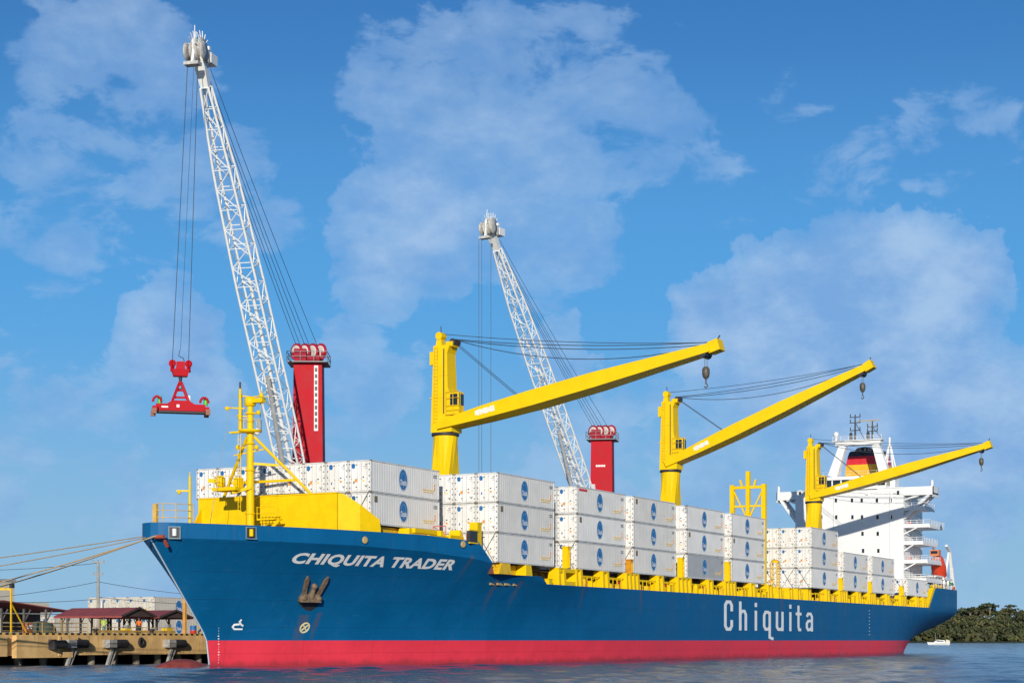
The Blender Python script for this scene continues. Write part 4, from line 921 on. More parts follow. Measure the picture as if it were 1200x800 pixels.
    # mooring gear on the poop
    for u, y, h_, mm in ((164.5, .6, 1.8, M_YEL), (166.6, .7, 2.0, M_YEL), (169.6, .7, 1.9, M_YEL), (171.6, .9, 2.2, mat('poop orange', (.65, .22, .02), .5)), (176.2, 1.1, 2.3, M_YEL)):
        a = MB(); a.box(u, u + .9, y, y + .8, 10.4, 10.45 + h_ * .7); a.lathe((u + .45, y + .4, 10.4), [(.55, 0), (.4, .3), (.4, h_ - .4), (.6, h_ - .3), (.5, h_)], 12); a.build('mooring_winch', [mm], ship)
    a = MB(); a.lathe((176.6, 1.0, 12.4), [(.7, 0), (.9, .2), (.7, .6), (.2, .7)], 12); a.build('winch_cover', [mat('green cover', (.03, .16, .08), .6)], ship)
    a = MB(); a.lathe((176.6, .15, 11.7), [(.2, 0), (.55, .03), (.55, .18), (.2, .2)], 12, 0, (0, -1, 0)); a.build('lifebuoy', [M_ORB], ship)
    a = MB(); rail(a, [(163, .3, 11.6), (179 - .3, .3, 11.6)], .9, 0, 1.6); a.build('poop_railing', [M_WHT], ship)
    s_ = MB(); s_.hexa([(156.6, -.35, 8), (157.5, -.35, 8), (157.5, .5, 8), (156.6, .5, 8), (160.8, -.35, 11.6), (161.9, -.35, 11.6), (161.9, .5, 11.6), (160.8, .5, 11.6)]); s_.build('poop_stair', [M_YEL], ship)
house()
def lifeboat():
    c = P(1100, 665, v=1.5); o = thing('lifeboat', c - V((0, 0, 2.5)), 'orange red enclosed lifeboat on white davit at the stern', 'lifeboat')
    b = MB(); ax = V((.62, 0, -.78)); prof = [(.1, -3.1), (.7, -2.8), (1.15, -1.8), (1.35, 0), (1.2, 1.8), (.7, 2.8), (.15, 3.3)]
    b.lathe(c, prof, 16, 0, ax); b.build('hull', [M_ORB], o)
    k_ = MB(); k_.cbox(c + V((-2.3, 0, 2.6)), 1.6, 1.6, 1.1); k_.build('canopy', [mat('pale orange canopy', (.62, .20, .08), .45)], o)
    w_ = MB(); w_.cbox(c + V((-3.12, 0, 2.7)), .08, 1.2, .5); w_.build('window', [M_GLASS], o)
lifeboat()
# ------------------------------------------------------------------ harbour cranes on the quay
QZ = 2.8
def lattice(mb, A_, B_, prof, side, nb, r, rb):
    A_, B_ = V(A_), V(B_); d = (B_ - A_).normalized(); a = V(side).normalized(); up = d.cross(a).normalized()
    def ring(s_):
        w_, h_ = float(np.interp(s_, [p[0] for p in prof], [p[1] for p in prof])) / 2, float(np.interp(s_, [p[0] for p in prof], [p[2] for p in prof])) / 2
        o = A_.lerp(B_, s_); return [o - a * w_ - up * h_, o + a * w_ - up * h_, o + a * w_ + up * h_, o - a * w_ + up * h_]
    R_ = [ring(i / nb) for i in range(nb + 1)]
    for i in range(nb):
        for c in range(4):
            mb.tube(R_[i][c], R_[i + 1][c], r, r, 7); n = (c + 1) % 4
            mb.tube(R_[i + 1][c], R_[i + 1][n], rb * .9, rb * .9, 5)
            if i % 2: mb.tube(R_[i][c], R_[i + 1][n], rb, rb, 5)
            else: mb.tube(R_[i][n], R_[i + 1][c], rb, rb, 5)
    return R_
def harbour_crane(base, root, tip, ztop, label, thick, spread=None, ladder=True):
    base, root, tip = V(base), V(root), V(tip); o = thing('harbour_crane', (base.x, base.y, QZ), label, 'crane')
    hd = V((tip.x - base.x, tip.y - base.y, 0)).normalized(); sd_ = V((-hd.y, hd.x, 0)); rz = math.atan2(hd.y, hd.x)
    def q(f, s_, z): return V((base.x, base.y, 0)) + hd * f + sd_ * s_ + V((0, 0, z))
    u = MB(); u.cbox(q(0, 0, QZ + 1.9), 12, 5, 1.2, 0, rz)
    for s_ in (-1, 1):
        for f in (-5, -3.4, -1.8, 1.8, 3.4, 5): u.tube(q(f, s_ * 1.8, QZ + .75), q(f, s_ * 2.7, QZ + .75), .75, .75, 14, 1)
        for f in (-6.5, 6.5): u.cbox(q(f, s_ * 3.5, QZ + 1.5), 1, 5, .7, 0, rz); u.cbox(q(f, s_ * 6, QZ + .55), 2.5, 2.5, 1.1, 0, rz)
    u.build('undercarriage', [M_RED2, M_RUB], o)
    s_ = MB(); s_.lathe(q(0, 0, QZ + 2.5), [(2.2, 0), (2.2, .7)], 20, 1); s_.cbox(q(-3, 0, QZ + 5.1), 11, 5, 3.8, 0, rz); s_.cbox(q(-7.4, 0, QZ + 5.2), 2.4, 5.2, 3.0, 1, rz); s_.build('slewing_platform', [M_RED, M_GREY], o)
    hd_b, sd_b, rz_b = hd, sd_, rz
    toc = V((CAM.x - base.x, CAM.y - base.y, 0)).normalized(); ht = (hd * .25 + toc * .75).normalized(); hd = ht; sd_ = V((-hd.y, hd.x, 0)); rz = math.atan2(hd.y, hd.x)
    def q(f, s_, z): return V((base.x, base.y, 0)) + ht * f + V((-ht.y, ht.x, 0)) * s_ + V((0, 0, z))
    t = MB(); w0, w1 = 2.05, 1.75
    t.hexa([q(-w0, -w0, QZ + 5), q(w0, -w0, QZ + 5), q(w0, w0, QZ + 5), q(-w0, w0, QZ + 5), q(-w1, -w1, ztop - 2), q(w1 * .9, -w1, ztop - 2), q(w1 * .9, w1, ztop - 2), q(-w1, w1, ztop - 2)])
    t.cbox(q(0, 0, ztop - 1.7), 2.6, 2.9, 1.2, 1, rz)
    tw = t.build('tower', [M_RED, M_RED2], o, 'tall red tower')
    for i in range(4):
        a = MB(); c = q(.5, -1.5 + i * 1.0, ztop - .5); sx_ = (V((math.sin(A), -math.cos(A), 0)) * .62 + V((math.cos(A), math.sin(A), 0)) * .78).normalized(); a.lathe(c - sx_ * .14, [(.25, 0), (.95, 0), (1.05, .08), (1.05, .2), (.95, .28), (.25, .28)], 18, 0, sx_); a.lathe(c - sx_ * .17, [(.55, 0), (.78, 0), (.78, .34), (.55, .34)], 18, 1, sx_); a.bar(c - hd * .7 - V((0, 0, 1)), c, .5, .2, 0)
        a.build('sheave', [M_RED2, mat('pale sheave rim', (.62, .55, .52), .5)], tw)
    p_ = MB(); p_.cbox(q(0, 0, ztop - 2.0), 4.9, 5.0, .12, 0, rz); cs = [q(-2.4, -2.5, ztop - 1.94), q(2.4, -2.5, ztop - 1.94), q(2.4, 2.5, ztop - 1.94), q(-2.4, 2.5, ztop - 1.94), q(-2.4, -2.5, ztop - 1.94)]
    rail(p_, cs, 1.2, 0, 1.4, .04, 2); p_.cbox(q(1.6, -.9, ztop - 1.1), .9, 1.5, 1.5, 1, rz); 
    for i in range(7): rr = random.Random(i); p_.cbox(q(rr.uniform(-1.5, 1.8), -1.8 + i * .6, ztop - 1.5 + rr.uniform(0, .5)), .5, .35, rr.uniform(.5, 1.3), 1, rz)
    p_.build('head_platform', [mat('platform grey', (.26, .27, .27), .6, var=.2), M_RED2], tw)
    if ladder:
        l = MB(); rt = V((math.sin(A), -math.cos(A), 0)); sgn = 1 if sd_.dot(rt) > 0 else -1
        def lp(s_, z, o_): return q(np.interp(z, [QZ + 5, ztop - 2], [w0, w1 * .9]) + o_, sgn * (1.05 + s_), z)
        def slab(s0, s1, z0, z1, o0, o1, m): l.hexa([lp(s0, z0, o0), lp(s1, z0, o0), lp(s1, z0, o1), lp(s0, z0, o1), lp(s0, z1, o0), lp(s1, z1, o0), lp(s1, z1, o1), lp(s0, z1, o1)], m)
        slab(-.24, .24, ztop - 10.5, ztop - 2.4, -.02, .05, 0)
        for i in range(10): z = ztop - 10.2 + i * .78; slab(-.17, .17, z, z + .52, .05, .09, 1)
        l.build('ladder_panel', [M_WHT, M_DK], tw)
    else:
        l = MB()
        for i in range(6): l.cbox(q(w1 * .9 + .12, -.8 + i * .27, ztop - 6.4), .06, .19, .34, 0, rz)
        l.build('tower_marking', [M_WHT], tw)
    hd, sd_, rz = hd_b, sd_b, rz_b
    def q(f, s_, z): return V((base.x, base.y, 0)) + hd_b * f + sd_b * s_ + V((0, 0, z))
    cb = MB(); kc = q(3.0, 2.6, QZ + 15.5); cb.cbox(kc, 2.6, 1.8, 2.6, 0, rz); cb.cbox(kc + hd * .3 + V((0, 0, .25)), 2.3, 1.86, 1.7, 1, rz); cb.cbox(kc - V((0, 0, 1.4)), 3.6, 2.8, .12, 2, rz)
    rail(cb, [kc + hd * 1.8 + sd_ * 1.4 - V((0, 0, 1.35)), kc + hd * 1.8 - sd_ * 1.4 - V((0, 0, 1.35))], 1.0, 2, 1, .04); cb.build('operator_cab', [M_WHT, M_TEAL, M_LGREY], o)
    b = MB(); d = (tip - root).normalized(); Lb = (tip - root).length
    R_ = lattice(b, root, root.lerp(tip, .93), [(0, 2.6 * thick, 1.2), (.12, 2.75 * thick, 2.2), (.55, 2.6 * thick, 2.1), (.8, 2.1 * thick, 1.7), (1, .95 * thick, .9)], sd_, 22, .15 * thick, .062 * thick)
    for i in (0, 1):
        pass
    up = d.cross(sd_).normalized(); up = up if up.z > 0 else -up
    # cable reel and pipe running inside the boom foot
    b.tube(root.lerp(tip, .02), root.lerp(tip, .52), .26, .2, 8)
    bo = b.build('lattice_boom', [M_BOOM], o, 'white lattice boom')
    h = MB(); hp_ = root.lerp(tip, .93)
    h.hexa([x for x in (hp_ - sd_ * .45 - up * .4, hp_ + sd_ * .45 - up * .4, hp_ + sd_ * .45 + up * .4, hp_ - sd_ * .45 + up * .4, tip - sd_ * .7 - up * .5, tip + sd_ * .7 - up * .5, tip + sd_ * .7 + up * .5, tip - sd_ * .7 + up * .5)])
    for s_ in (-.75, -.25, .25, .75):
        h.lathe(tip + sd_ * s_ * 1.3 - sd_ * .09 + hd * .5, [(.3, 0), (1.0, 0), (1.0, .1), (.3, .1)], 16, 1, sd_)
        h.lathe(tip + sd_ * s_ * 1.2 - sd_ * .09 - hd * 1.0 + V((0, 0, -.3)), [(.2, 0), (.7, 0), (.7, .1), (.2, .1)], 14, 1, sd_)
    top_ = tip + V((0, 0, .5)) - hd * .3
    h.lathe(top_ - sd_ * .45, [(.3, 0), (1.2, 0), (1.2, .14), (.3, .14)], 16, 0, sd_); h.lathe(top_ + sd_ * .31, [(.3, 0), (1.2, 0), (1.2, .14), (.3, .14)], 16, 1, sd_)
    for i in range(9):
        a = math.pi * i / 8
        for s_ in (-.38, .38): h.tube(top_ + sd_ * s_ + hd * (.9 * math.cos(a)) + V((0, 0, .9 * math.sin(a))), top_ + sd_ * s_ + hd * (1.9 * math.cos(a)) + V((0, 0, 1.9 * math.sin(a))), .06, .05, 5)
    h.bar(top_ - hd * 1.0 - sd_ * .8 + V((0, 0, .3)), top_ - hd * 1.0 + sd_ * .8 + V((0, 0, .3)), .4, .4, 0)
    h.cbox(tip - hd * 2.0 + V((0, 0, -.2)), 1.6, 2.0, 1.1, 0, rz); h.cbox(tip + hd * 1.3 + V((0, 0, -1.6)), 1.0, 1.7, .35, 1, rz); h.bar(tip + hd * .9, tip + hd * 1.3 - V((0, 0, 1.5)), .3, .4)
    h.tube(tip + hd * .8 + V((0, 0, 1.2)), tip + hd * .8 + V((0, 0, 2.7)), .05, .05, 5); h.build('boom_head', [M_BOOM, mat('worn sheave steel', (.50, .49, .46), .6, var=.3, vscale=3)], bo)
    # luffing cylinder between the tower foot and the boom
    c = MB(); c.tube(q(2.4, 0, QZ + 8), root.lerp(tip, .30) - up * .9, .42, .28, 10); c.bar(q(2.0, 1.2, QZ + 9), root + V((0, 0, 3.5)) + sd_ * 1.0, .3, .5, 1); c.build('luffing_cylinder', [M_LGREY, M_BOOM], o)
    mc = MB()
    for i in range(16):
        rr = random.Random(i + 3); mc.cbox(q(rr.uniform(1.5, 3.2), rr.uniform(-1.6, 1.6), QZ + rr.uniform(11, 19.5)), rr.uniform(.3, .9), rr.uniform(.3, .9), rr.uniform(.3, 1.2), rr.randrange(2), rz)
    mc.build('machinery', [M_DK, M_GREY], o)
    for i, s_ in enumerate((-1.2, -.75, -.2, .3, 1.2)):
        w_ = MB(); w_.path(sag(tip + sd_ * s_ * .7 - hd * 1.3 - V((0, 0, .4 + .25 * i)), q(.3, s_ * 1.15, ztop - .1), .5, 8), .035); w_.build('pendant_rope', [M_ROPE], o)
    return o, hd, sd_, tip
HA, hdA, sdA, tipA = harbour_crane(P(362, 600, Z=223), P(349, 580, Z=217), P(232, 62, v=38), 38.8, 'nearer white and red harbour crane, its boom carrying the red spreader', 1.0)
HB, hdB, sdB, tipB = harbour_crane(P(706, 600, Z=300), P(689, 592, Z=296), P(574, 268, Z=268), 37.9, 'farther white and red harbour crane, seen behind the first deck crane jib', 1.0, ladder=False)
# hoist ropes, hook and spreader of the nearer crane
def spreader():
    Zs = tipA.copy(); c = P(211.5, 478, Z=(V(tipA) - CAM).dot(V((math.cos(A), math.sin(A), 0))))
    rt = V((math.sin(A), -math.cos(A), 0)).normalized(); dp = V((math.cos(A), math.sin(A), 0)); ang = R(-14)
    ax = rt * math.cos(ang) + dp * -math.sin(ang); ay = V((-ax.y, ax.x, 0)); rz = math.atan2(ax.y, ax.x)
    k_ = MB(); hk = c + V((0, 0, 3.9))
    k_.hexa([hk + ax * a + ay * b + V((0, 0, z)) for z, sx, sy in ((-.5, .75, .5), (.25, .95, .6)) for a, b in ((-sx, -sy), (sx, -sy), (sx, sy), (-sx, sy))])
    k_.hexa([hk + ax * a + ay * b + V((0, 0, z)) for z, sx, sy in ((.25, .5, .4), (1.1, .4, .35)) for a, b in ((-sx, -sy), (sx, -sy), (sx, sy), (-sx, sy))])
    for s_ in (-1, 1): k_.bar(hk + ax * (s_ * .86), hk + ax * (s_ * .86) + V((0, 0, 1.2)), .2, .5); k_.lathe(hk + ax * (s_ * .86) + V((0, 0, .9)) - ay * .1, [(.1, 0), (.4, 0), (.4, .2), (.1, .2)], 12, 0, ay)
    k_.tube(hk - V((0, 0, .5)), hk - V((0, 0, 1.0)), .22, .16, 8, 1); k_.lathe(hk - V((0, 0, 1.25)), [(.1, -.2), (.26, -.05), (.26, .15), (.1, .25)], 8, 0); k_.path([hk + V((-.1, 0, -1.4)) + ax * (.2 * math.sin(a)) - V((0, 0, .25 - .25 * math.cos(a))) for a in np.linspace(-.5, 4.6, 9)], .07, 6, 1)
    k_.path([hk + ax * .45 + V((0, 0, 1.0)), hk + ax * .3 + V((0, 0, 1.5)), hk - ax * .2 + V((0, 0, 1.7)), hk - ax * .05 + V((0, 0, 2.4))], .04, 5, 1)
    k_.build('hook_block', [M_RED, M_DK], HA)
    for s_ in (-1, 1):
        w_ = MB(); top = V(tipA) + hdA * 1.3 + sdA * (s_ * .6) - V((0, 0, 1.6)); w_.path([top, hk + ax * (s_ * .86 * (1 if ax.dot(sdA) > 0 else -1)) + V((0, 0, 1.2))], .04); w_.build('hoist_rope', [M_ROPE], HA)
    w_ = MB(); w_.path([V(tipA) + hdA * 1.0 - V((0, 0, 1.6)), hk + V((0, 0, 2.4))], .025); w_.build('power_cable', [M_ROPE], HA)
    o = thing('container_spreader', c - V((0, 0, .5)), 'red container spreader hanging from the nearer harbour crane', 'spreader')
    b = MB(); b.cbox(c, 5.2, 1.3, .75, 0, rz); b.hexa([c + ax * a + ay * d + V((0, 0, z)) for z, s_ in ((.37, 1.5), (.75, .9)) for a, d in ((-s_, -.6), (s_, -.6), (s_, .6), (-s_, .6))]); b.cbox(c - V((0, 0, .5)), 5.4, 1.5, .12, 1, rz); b.build('main_beam', [M_RED, M_DK], o)
    for s_ in (-1, 1):
        e = MB(); e.cbox(c + ax * (s_ * 2.75) - V((0, 0, .2)), .5, 2.44, .5, 0, rz); e.cbox(c + ax * (s_ * 2.85) - ay * 1.1 - V((0, 0, .5)), .5, .4, .6, 1, rz); e.cbox(c + ax * (s_ * 2.85) + ay * 1.1 - V((0, 0, .5)), .5, .4, .6, 1, rz)
        e.path([c + ax * (s_ * 2.5 + .45 * math.cos(a)) + V((0, 0, .55 + .6 * math.sin(a))) - ay * .5 for a in np.linspace(0, math.pi, 7)], .13, 6); e.build('end_beam', [M_RED, mat('rusty twistlock', (.30, .12, .08), .7)], o)
        g = MB(); g.lathe(c + ax * (s_ * 2.2 if s_ < 0 else 2.7) + V((0, 0, .75)), [(.2, -.4), (.26, 0), (.2, .45)], 8); g.build('motor', [M_GRN], o)
    a = MB(); top = c + V((0, 0, 2.6))
    for s_ in (-1, 1):
        for t_ in (-1, 1): a.bar(c + ax * (s_ * .95) + ay * (t_ * .35) + V((0, 0, .5)), top + ax * (s_ * .16) + ay * t_ * .1, .24, .24)
    a.bar(c - ax * .72 + V((0, 0, 1.15)), c + ax * .72 + V((0, 0, 1.15)), .2, .22); a.bar(c - ax * .42 + V((0, 0, 1.9)), c + ax * .42 + V((0, 0, 1.9)), .16, .2); a.build('lifting_frame', [M_RED], o)
    p = MB(); p.cbox(c + ax * .85 + V((0, 0, .95)), .35, .4, .8, 0, rz); p.build('control_box', [M_WHT], o)
    p = MB(); p.cbox(c - ax * 1.7 - ay * .66 + V((0, 0, .02)), .7, .03, .16, 0, rz); p.cbox(c - ax * .3 - ay * .66 + V((0, 0, .15)), .3, .03, .3, 0, rz); p.build('marking', [M_WHT], o)
spreader()
for s_ in (-1.2, -.7, .9):
    w_ = MB(); tp = V(tipB) + hdB * 1.2 + sdB * s_ - V((0, 0, 1.6)); w_.tube(tp, V((tp.x, tp.y, 9)), .035, .035, 5); w_.build('hoist_rope', [M_ROPE], HB)
w_ = MB(); q_ = V((tipB.x, tipB.y, 8)) + hdB * 1.2; w_.cbox(q_, 1.8, 1.2, 1.6); w_.build('hook_block', [M_RED], HB)
# ------------------------------------------------------------------ quay
QV = 31.0
def quay():
    b = MB(); b.box(-95, 232, QV, 420, .95, QZ - .0); tag(b.build('quay', [M_CONC]), kind='structure')
    y_ = MB(); y_.box(-94, 231, QV + 5, 419, QZ, QZ + .006); tag(y_.build('yard_pavement', [M_CONC2]), kind='structure')
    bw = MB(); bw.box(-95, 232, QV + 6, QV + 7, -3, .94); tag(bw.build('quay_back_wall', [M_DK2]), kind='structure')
    p = MB()
    for i in range(100):
        u = -93 + i * 3.25
        if u < 230: p.tube((u, QV + 1.2, -3), (u, QV + 1.2, .94), .36, .36, 10); p.tube((u, QV + 4.0, -3), (u, QV + 4.0, .94), .36, .36, 8)
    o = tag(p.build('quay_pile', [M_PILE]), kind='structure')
    # deeper front blocks by the near end, kerb with black and yellow stripes
    f = MB(); f.box(-33.2, -27.6, QV - .55, QV - .003, .75, QZ - .05); f.box(-27.6, -25.9, QV - .5, QV - .003, .75, 1.25); f.box(-27.9, -27.6, QV - .62, QV - .55, .9, QZ - .1); f.box(-95, -34.3, QV - .5, QV - .003, .9, QZ - .05)
    f.box(-27.6, -25.2, QV - .5, QV - .003, 2.35, QZ - .05); tag(f.build('quay_front_block', [M_CONC]), kind='structure')
    kb = MB(); u = -60
    while u < 20: kb.box(u, u + .42, QV + .05, QV + .35, QZ, QZ + .2, 0); kb.box(u + .42, u + .84, QV + .05, QV + .35, QZ, QZ + .2, 1); u += .84
    tag(kb.build('quay_kerb', [M_DK, mat('kerb yellow', (.62, .40, .10), .7, var=.2)]), kind='structure')
quay()
def fender(u, label, z=2.0, big=False):
    o = thing('dock_fender', (u, QV, z), label, 'fender', 'fenders along the quay face')
    r = MB(); r.tube((u + .1, QV - .45, z), (u + 1.75, QV - .45, z), .4, .4, 14); r.tube((u + .05, QV - .45, z), (u + .1, QV - .45, z), .2, .2, 12, 1); r.build('rubber_cylinder', [M_RUB, M_GREY], o)
    for dz in (-.36, .03):
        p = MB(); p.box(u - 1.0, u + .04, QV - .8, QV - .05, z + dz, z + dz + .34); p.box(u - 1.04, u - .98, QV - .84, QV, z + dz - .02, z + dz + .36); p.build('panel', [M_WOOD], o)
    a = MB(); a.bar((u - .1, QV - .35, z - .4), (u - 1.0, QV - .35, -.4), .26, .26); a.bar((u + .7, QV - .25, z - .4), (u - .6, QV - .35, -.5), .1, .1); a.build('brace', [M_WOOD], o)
fender(P(88, 754, v=QV - .6).x, 'fender by the pale concrete block, leftmost of the three')
fender(P(135, 754, v=QV - .6).x, 'middle fender below the person in the lime shirt')
fender(P(204.5, 754, v=QV - .6).x, 'fender nearest the bow, above the red bulb')
def lone_fender():
    u = P(67, 753, v=QV - .6).x; o = thing('dock_fender', (u, QV, 2), 'single black rubber cylinder in the concrete notch', 'fender', 'fenders along the quay face'); r = MB(); r.tube((u - .8, QV - .9, 1.95), (u + .7, QV - .9, 1.95), .38, .38, 14); r.build('rubber_cylinder', [M_RUB], o)
    r = MB(); r.box(u - 1.1, u - .82, QV - 1.3, QV - .02, 1.5, 2.4); r.build('bracket', [M_DK], o)
lone_fender()
# yellow rails along the quay edge
def rails():
    r0, n = P(22, 735, v=33.5).x, 0
    for i, (a, b, v, h) in enumerate(((-32.5, -26.6, 33.6, 1.15), (-26.3, -20.2, 33.8, 1.15), (-19.9, -13.6, 33.4, .8), (-13.3, -6.5, 34.2, .8))):
        o = MB(); pts = [(a, v, QZ), (b, v, QZ)]; rail(o, pts, h, 0, 1.5, .032, 3 if i < 2 else 2)
        if i > 1: o.box(a, b, v - .04, v + .04, QZ + .25, QZ + .5)
        tag(o.build('guard_rail', [mat('quay yellow', (.46, .30, .08), .7, var=.3, vscale=2, streak=.7)]), ['weathered yellow guard rail at the left end of the quay', 'weathered yellow guard rail beside the dark tarpaulin', 'low yellow barrier behind the person in the lime shirt', 'low yellow barrier below the shed nearest the bow'][i], 'railing')
rails()
def person(loc, shirt, trou, label, rz=0, crouch=False, helmet=None):
    o = thing('person', loc, label, 'person'); h = .72 if crouch else 1
    J = {'pelvis': (0, 0, .95 * h), 'chest': (.03 if not crouch else .2, 0, 1.32 * h), 'neck': (.03 if not crouch else .26, 0, 1.48 * h), 'head': (.05 if not crouch else .3, 0, 1.66 * h),
         'sl': (.02, .2, 1.42 * h), 'el': (0, .27, 1.14 * h), 'hl': (.12, .26, .92 * h), 'sr': (.02, -.2, 1.42 * h), 'er': (.02, -.27, 1.14 * h), 'hr': (.16, -.24, .95 * h),
         'kl': (.08 if not crouch else .35, .11, .5 * h), 'fl': (-.05, .12, .07), 'tl': (.14, .13, .04), 'kr': (.1 if not crouch else .35, -.11, .5 * h), 'fr': (.02, -.12, .07), 'tr': (.2, -.13, .04)}
    E = [('pelvis', 'chest'), ('chest', 'neck'), ('neck', 'head'), ('chest', 'sl'), ('sl', 'el'), ('el', 'hl'), ('chest', 'sr'), ('sr', 'er'), ('er', 'hr'), ('pelvis', 'kl'), ('kl', 'fl'), ('fl', 'tl'), ('pelvis', 'kr'), ('kr', 'fr'), ('fr', 'tr')]
    rad = {'pelvis': .15, 'chest': .17, 'neck': .065, 'head': .115, 'sl': .075, 'el': .052, 'hl': .04, 'sr': .075, 'er': .052, 'hr': .04, 'kl': .075, 'fl': .055, 'tl': .045, 'kr': .075, 'fr': .055, 'tr': .045}
    ks = list(J); me = bpy.data.meshes.new('b'); me.from_pydata([J[k_] for k_ in ks], [(ks.index(a), ks.index(b)) for a, b in E], [])
    ob = bpy.data.objects.new('b', me); COL.objects.link(ob); sk = ob.modifiers.new('s', 'SKIN'); sv = ob.data.skin_vertices[0].data
    for i, k_ in enumerate(ks): sv[i].radius = (rad[k_],) * 2
    sv[0].use_root = True; ob.modifiers.new('d', 'SUBSURF').levels = 1
    dg = bpy.context.evaluated_depsgraph_get(); dg.update(); m2 = bpy.data.meshes.new_from_object(ob.evaluated_get(dg)); bpy.data.objects.remove(ob)
    for x in (shirt, trou, M_SKIN, M_DK): m2.materials.append(x)
    for p in m2.polygons:
        z = p.center.z; y = abs(p.center.y); p.use_smooth = True
        p.material_index = 3 if z < .09 else 2 if z > 1.47 * h or (y > .2 and z < 1.12 * h) else 1 if z < .98 * h else 0
    b = link('body', m2, o); hr = MB(); c = V(J['head'])
    hr.lathe(c + V((-.01, 0, .02)), [(.135, -.02), (.135, .05), (.1, .12), (.02, .15)], 10); x = link('hair' if not helmet else 'helmet', hr.mesh('hair', [helmet or M_DK]), o); o.rotation_euler.z = rz
pp = P(122, 742, v=34.6); person((pp.x, 34.6, QZ), M_HIV, M_JEAN, 'person in lime shirt and teal trousers standing at the quay edge', R(60))
pp = P(163, 742, v=36); person((pp.x, 36, QZ), M_ORS, M_NAVY, 'person in orange shirt behind the low yellow barrier', R(200))
pp = P(236, 742, v=33); person((pp.x, 33, QZ), M_YVS, M_NAVY, 'person in yellow jacket bending down beside the bow', R(120), True, M_YVS)
def drum():
    p = P(226.5, 744, v=33.2); b = MB(); o = thing('drum', (p.x, 33.2, QZ), 'blue and red drum standing at the quay edge beside the bow', 'drum')
    b.lathe((p.x, 33.2, QZ), [(.3, 0), (.33, .03), (.33, .45), (.35, .5), (.33, .55)], 14, 0); b.build('lower_half', [M_BARR], o); c = MB(); c.lathe((p.x, 33.2, QZ + .551), [(.33, 0), (.33, .4), (.35, .45), (.3, .5)], 14, 0); c.build('upper_half', [M_BARB], o)
drum()
def shed(u0, v0, wdt, ln, ze, zr, label, posts=True):
    o = thing('open_shed', (u0 + wdt / 2, v0 + ln / 2, QZ), label, 'shed', 'open maroon roofed sheds'); um = u0 + wdt / 2
    for a, b, nm in ((u0, um, 0), (u0 + wdt, um, 1)):
        r = MB(); n = max(2, int(ln / 1.0))
        for i in range(n):
            va, vb = v0 + ln * i / n, v0 + ln * (i + 1) / n - .03
            r.hexa([(a, va, ze), (a, vb, ze), (b, vb, zr), (b, va, zr), (a, va, ze + .06), (a, vb, ze + .06), (b, vb, zr + .06), (b, va, zr + .06)])
            r.box(min(a, a) - .02, a + .02, va, vb, ze - .16, ze)
        r.build('roof', [M_ROOF], o)
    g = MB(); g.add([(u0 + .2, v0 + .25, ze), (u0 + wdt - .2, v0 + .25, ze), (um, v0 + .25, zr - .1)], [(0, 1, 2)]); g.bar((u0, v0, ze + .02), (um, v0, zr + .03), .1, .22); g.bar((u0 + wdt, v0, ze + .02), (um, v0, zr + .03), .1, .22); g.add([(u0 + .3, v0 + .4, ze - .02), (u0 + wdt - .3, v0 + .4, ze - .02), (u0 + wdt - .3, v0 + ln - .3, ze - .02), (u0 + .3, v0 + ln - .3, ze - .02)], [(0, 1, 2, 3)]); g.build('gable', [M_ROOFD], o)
    for a in (u0 + .5, u0 + wdt - .5):
        for i in range(4):
            v = v0 + .8 + (ln - 1.6) * i / 3; p = MB(); p.box(a - .1, a + .1, v - .1, v + .1, QZ, ze); p.bar((a, v, ze - .9), (a + (.6 if a < um else -.6), v, ze - .1), .08, .08); p.build('post', [mat('shed post', (.30, .22, .10), .6, var=.3, vscale=2) if i % 2 else M_DK], o)
shed(6.2, 52, 6.2, 10.2, 5.05, 6.05, 'maroon roofed open shed beside the utility pole')
shed(13.2, 52.3, 6.3, 9.0, 5.0, 5.85, 'maroon roofed open shed nearest the bow')
def big_shed():
    c = P(88, 715, v=78); u0 = c.x - 26; ze = c.z - .2; o = thing('open_shed', (u0 + 13, 90, QZ), 'large dark red roofed shed at the left edge of the quay', 'shed')
    r = MB(); w_ = 26; zr = ze + 1.2
    for i in range(13):
        va, vb = 78 + i * 2.0, 78 + i * 2.0 + 1.96
        r.hexa([(u0 + w_, va, ze), (u0 + w_, vb, ze), (u0 + w_ / 2, vb, zr), (u0 + w_ / 2, va, zr), (u0 + w_, va, ze + .12), (u0 + w_, vb, ze + .12), (u0 + w_ / 2, vb, zr + .12), (u0 + w_ / 2, va, zr + .12)])
        r.hexa([(u0, va, ze), (u0, vb, ze), (u0 + w_ / 2, vb, zr), (u0 + w_ / 2, va, zr), (u0, va, ze + .12), (u0, vb, ze + .12), (u0 + w_ / 2, vb, zr + .12), (u0 + w_ / 2, va, zr + .12)])
    r.build('roof', [M_ROOF], o)
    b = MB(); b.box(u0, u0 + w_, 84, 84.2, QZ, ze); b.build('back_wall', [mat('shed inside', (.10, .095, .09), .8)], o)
    for i in range(7):
        p = MB(); u = u0 + 1 + i * (w_ - 2) / 6; p.box(u - .11, u + .11, 78.3, 78.52, QZ, ze + .3); p.bar((u, 78.45, ze - 1.5), (u + 1.2, 78.45, ze + .2), .12, .12); p.build('post', [mat('shed column', (.14, .13, .12), .7, var=.3)], o)
    for k_ in range(3):
        p = MB(); p.bar((u0, 78.4, ze - .3 - k_ * 1.2), (u0 + w_, 78.4, ze - .3 - k_ * 1.2), .12, .14); p.build('beam', [M_GREY], o)
big_shed()
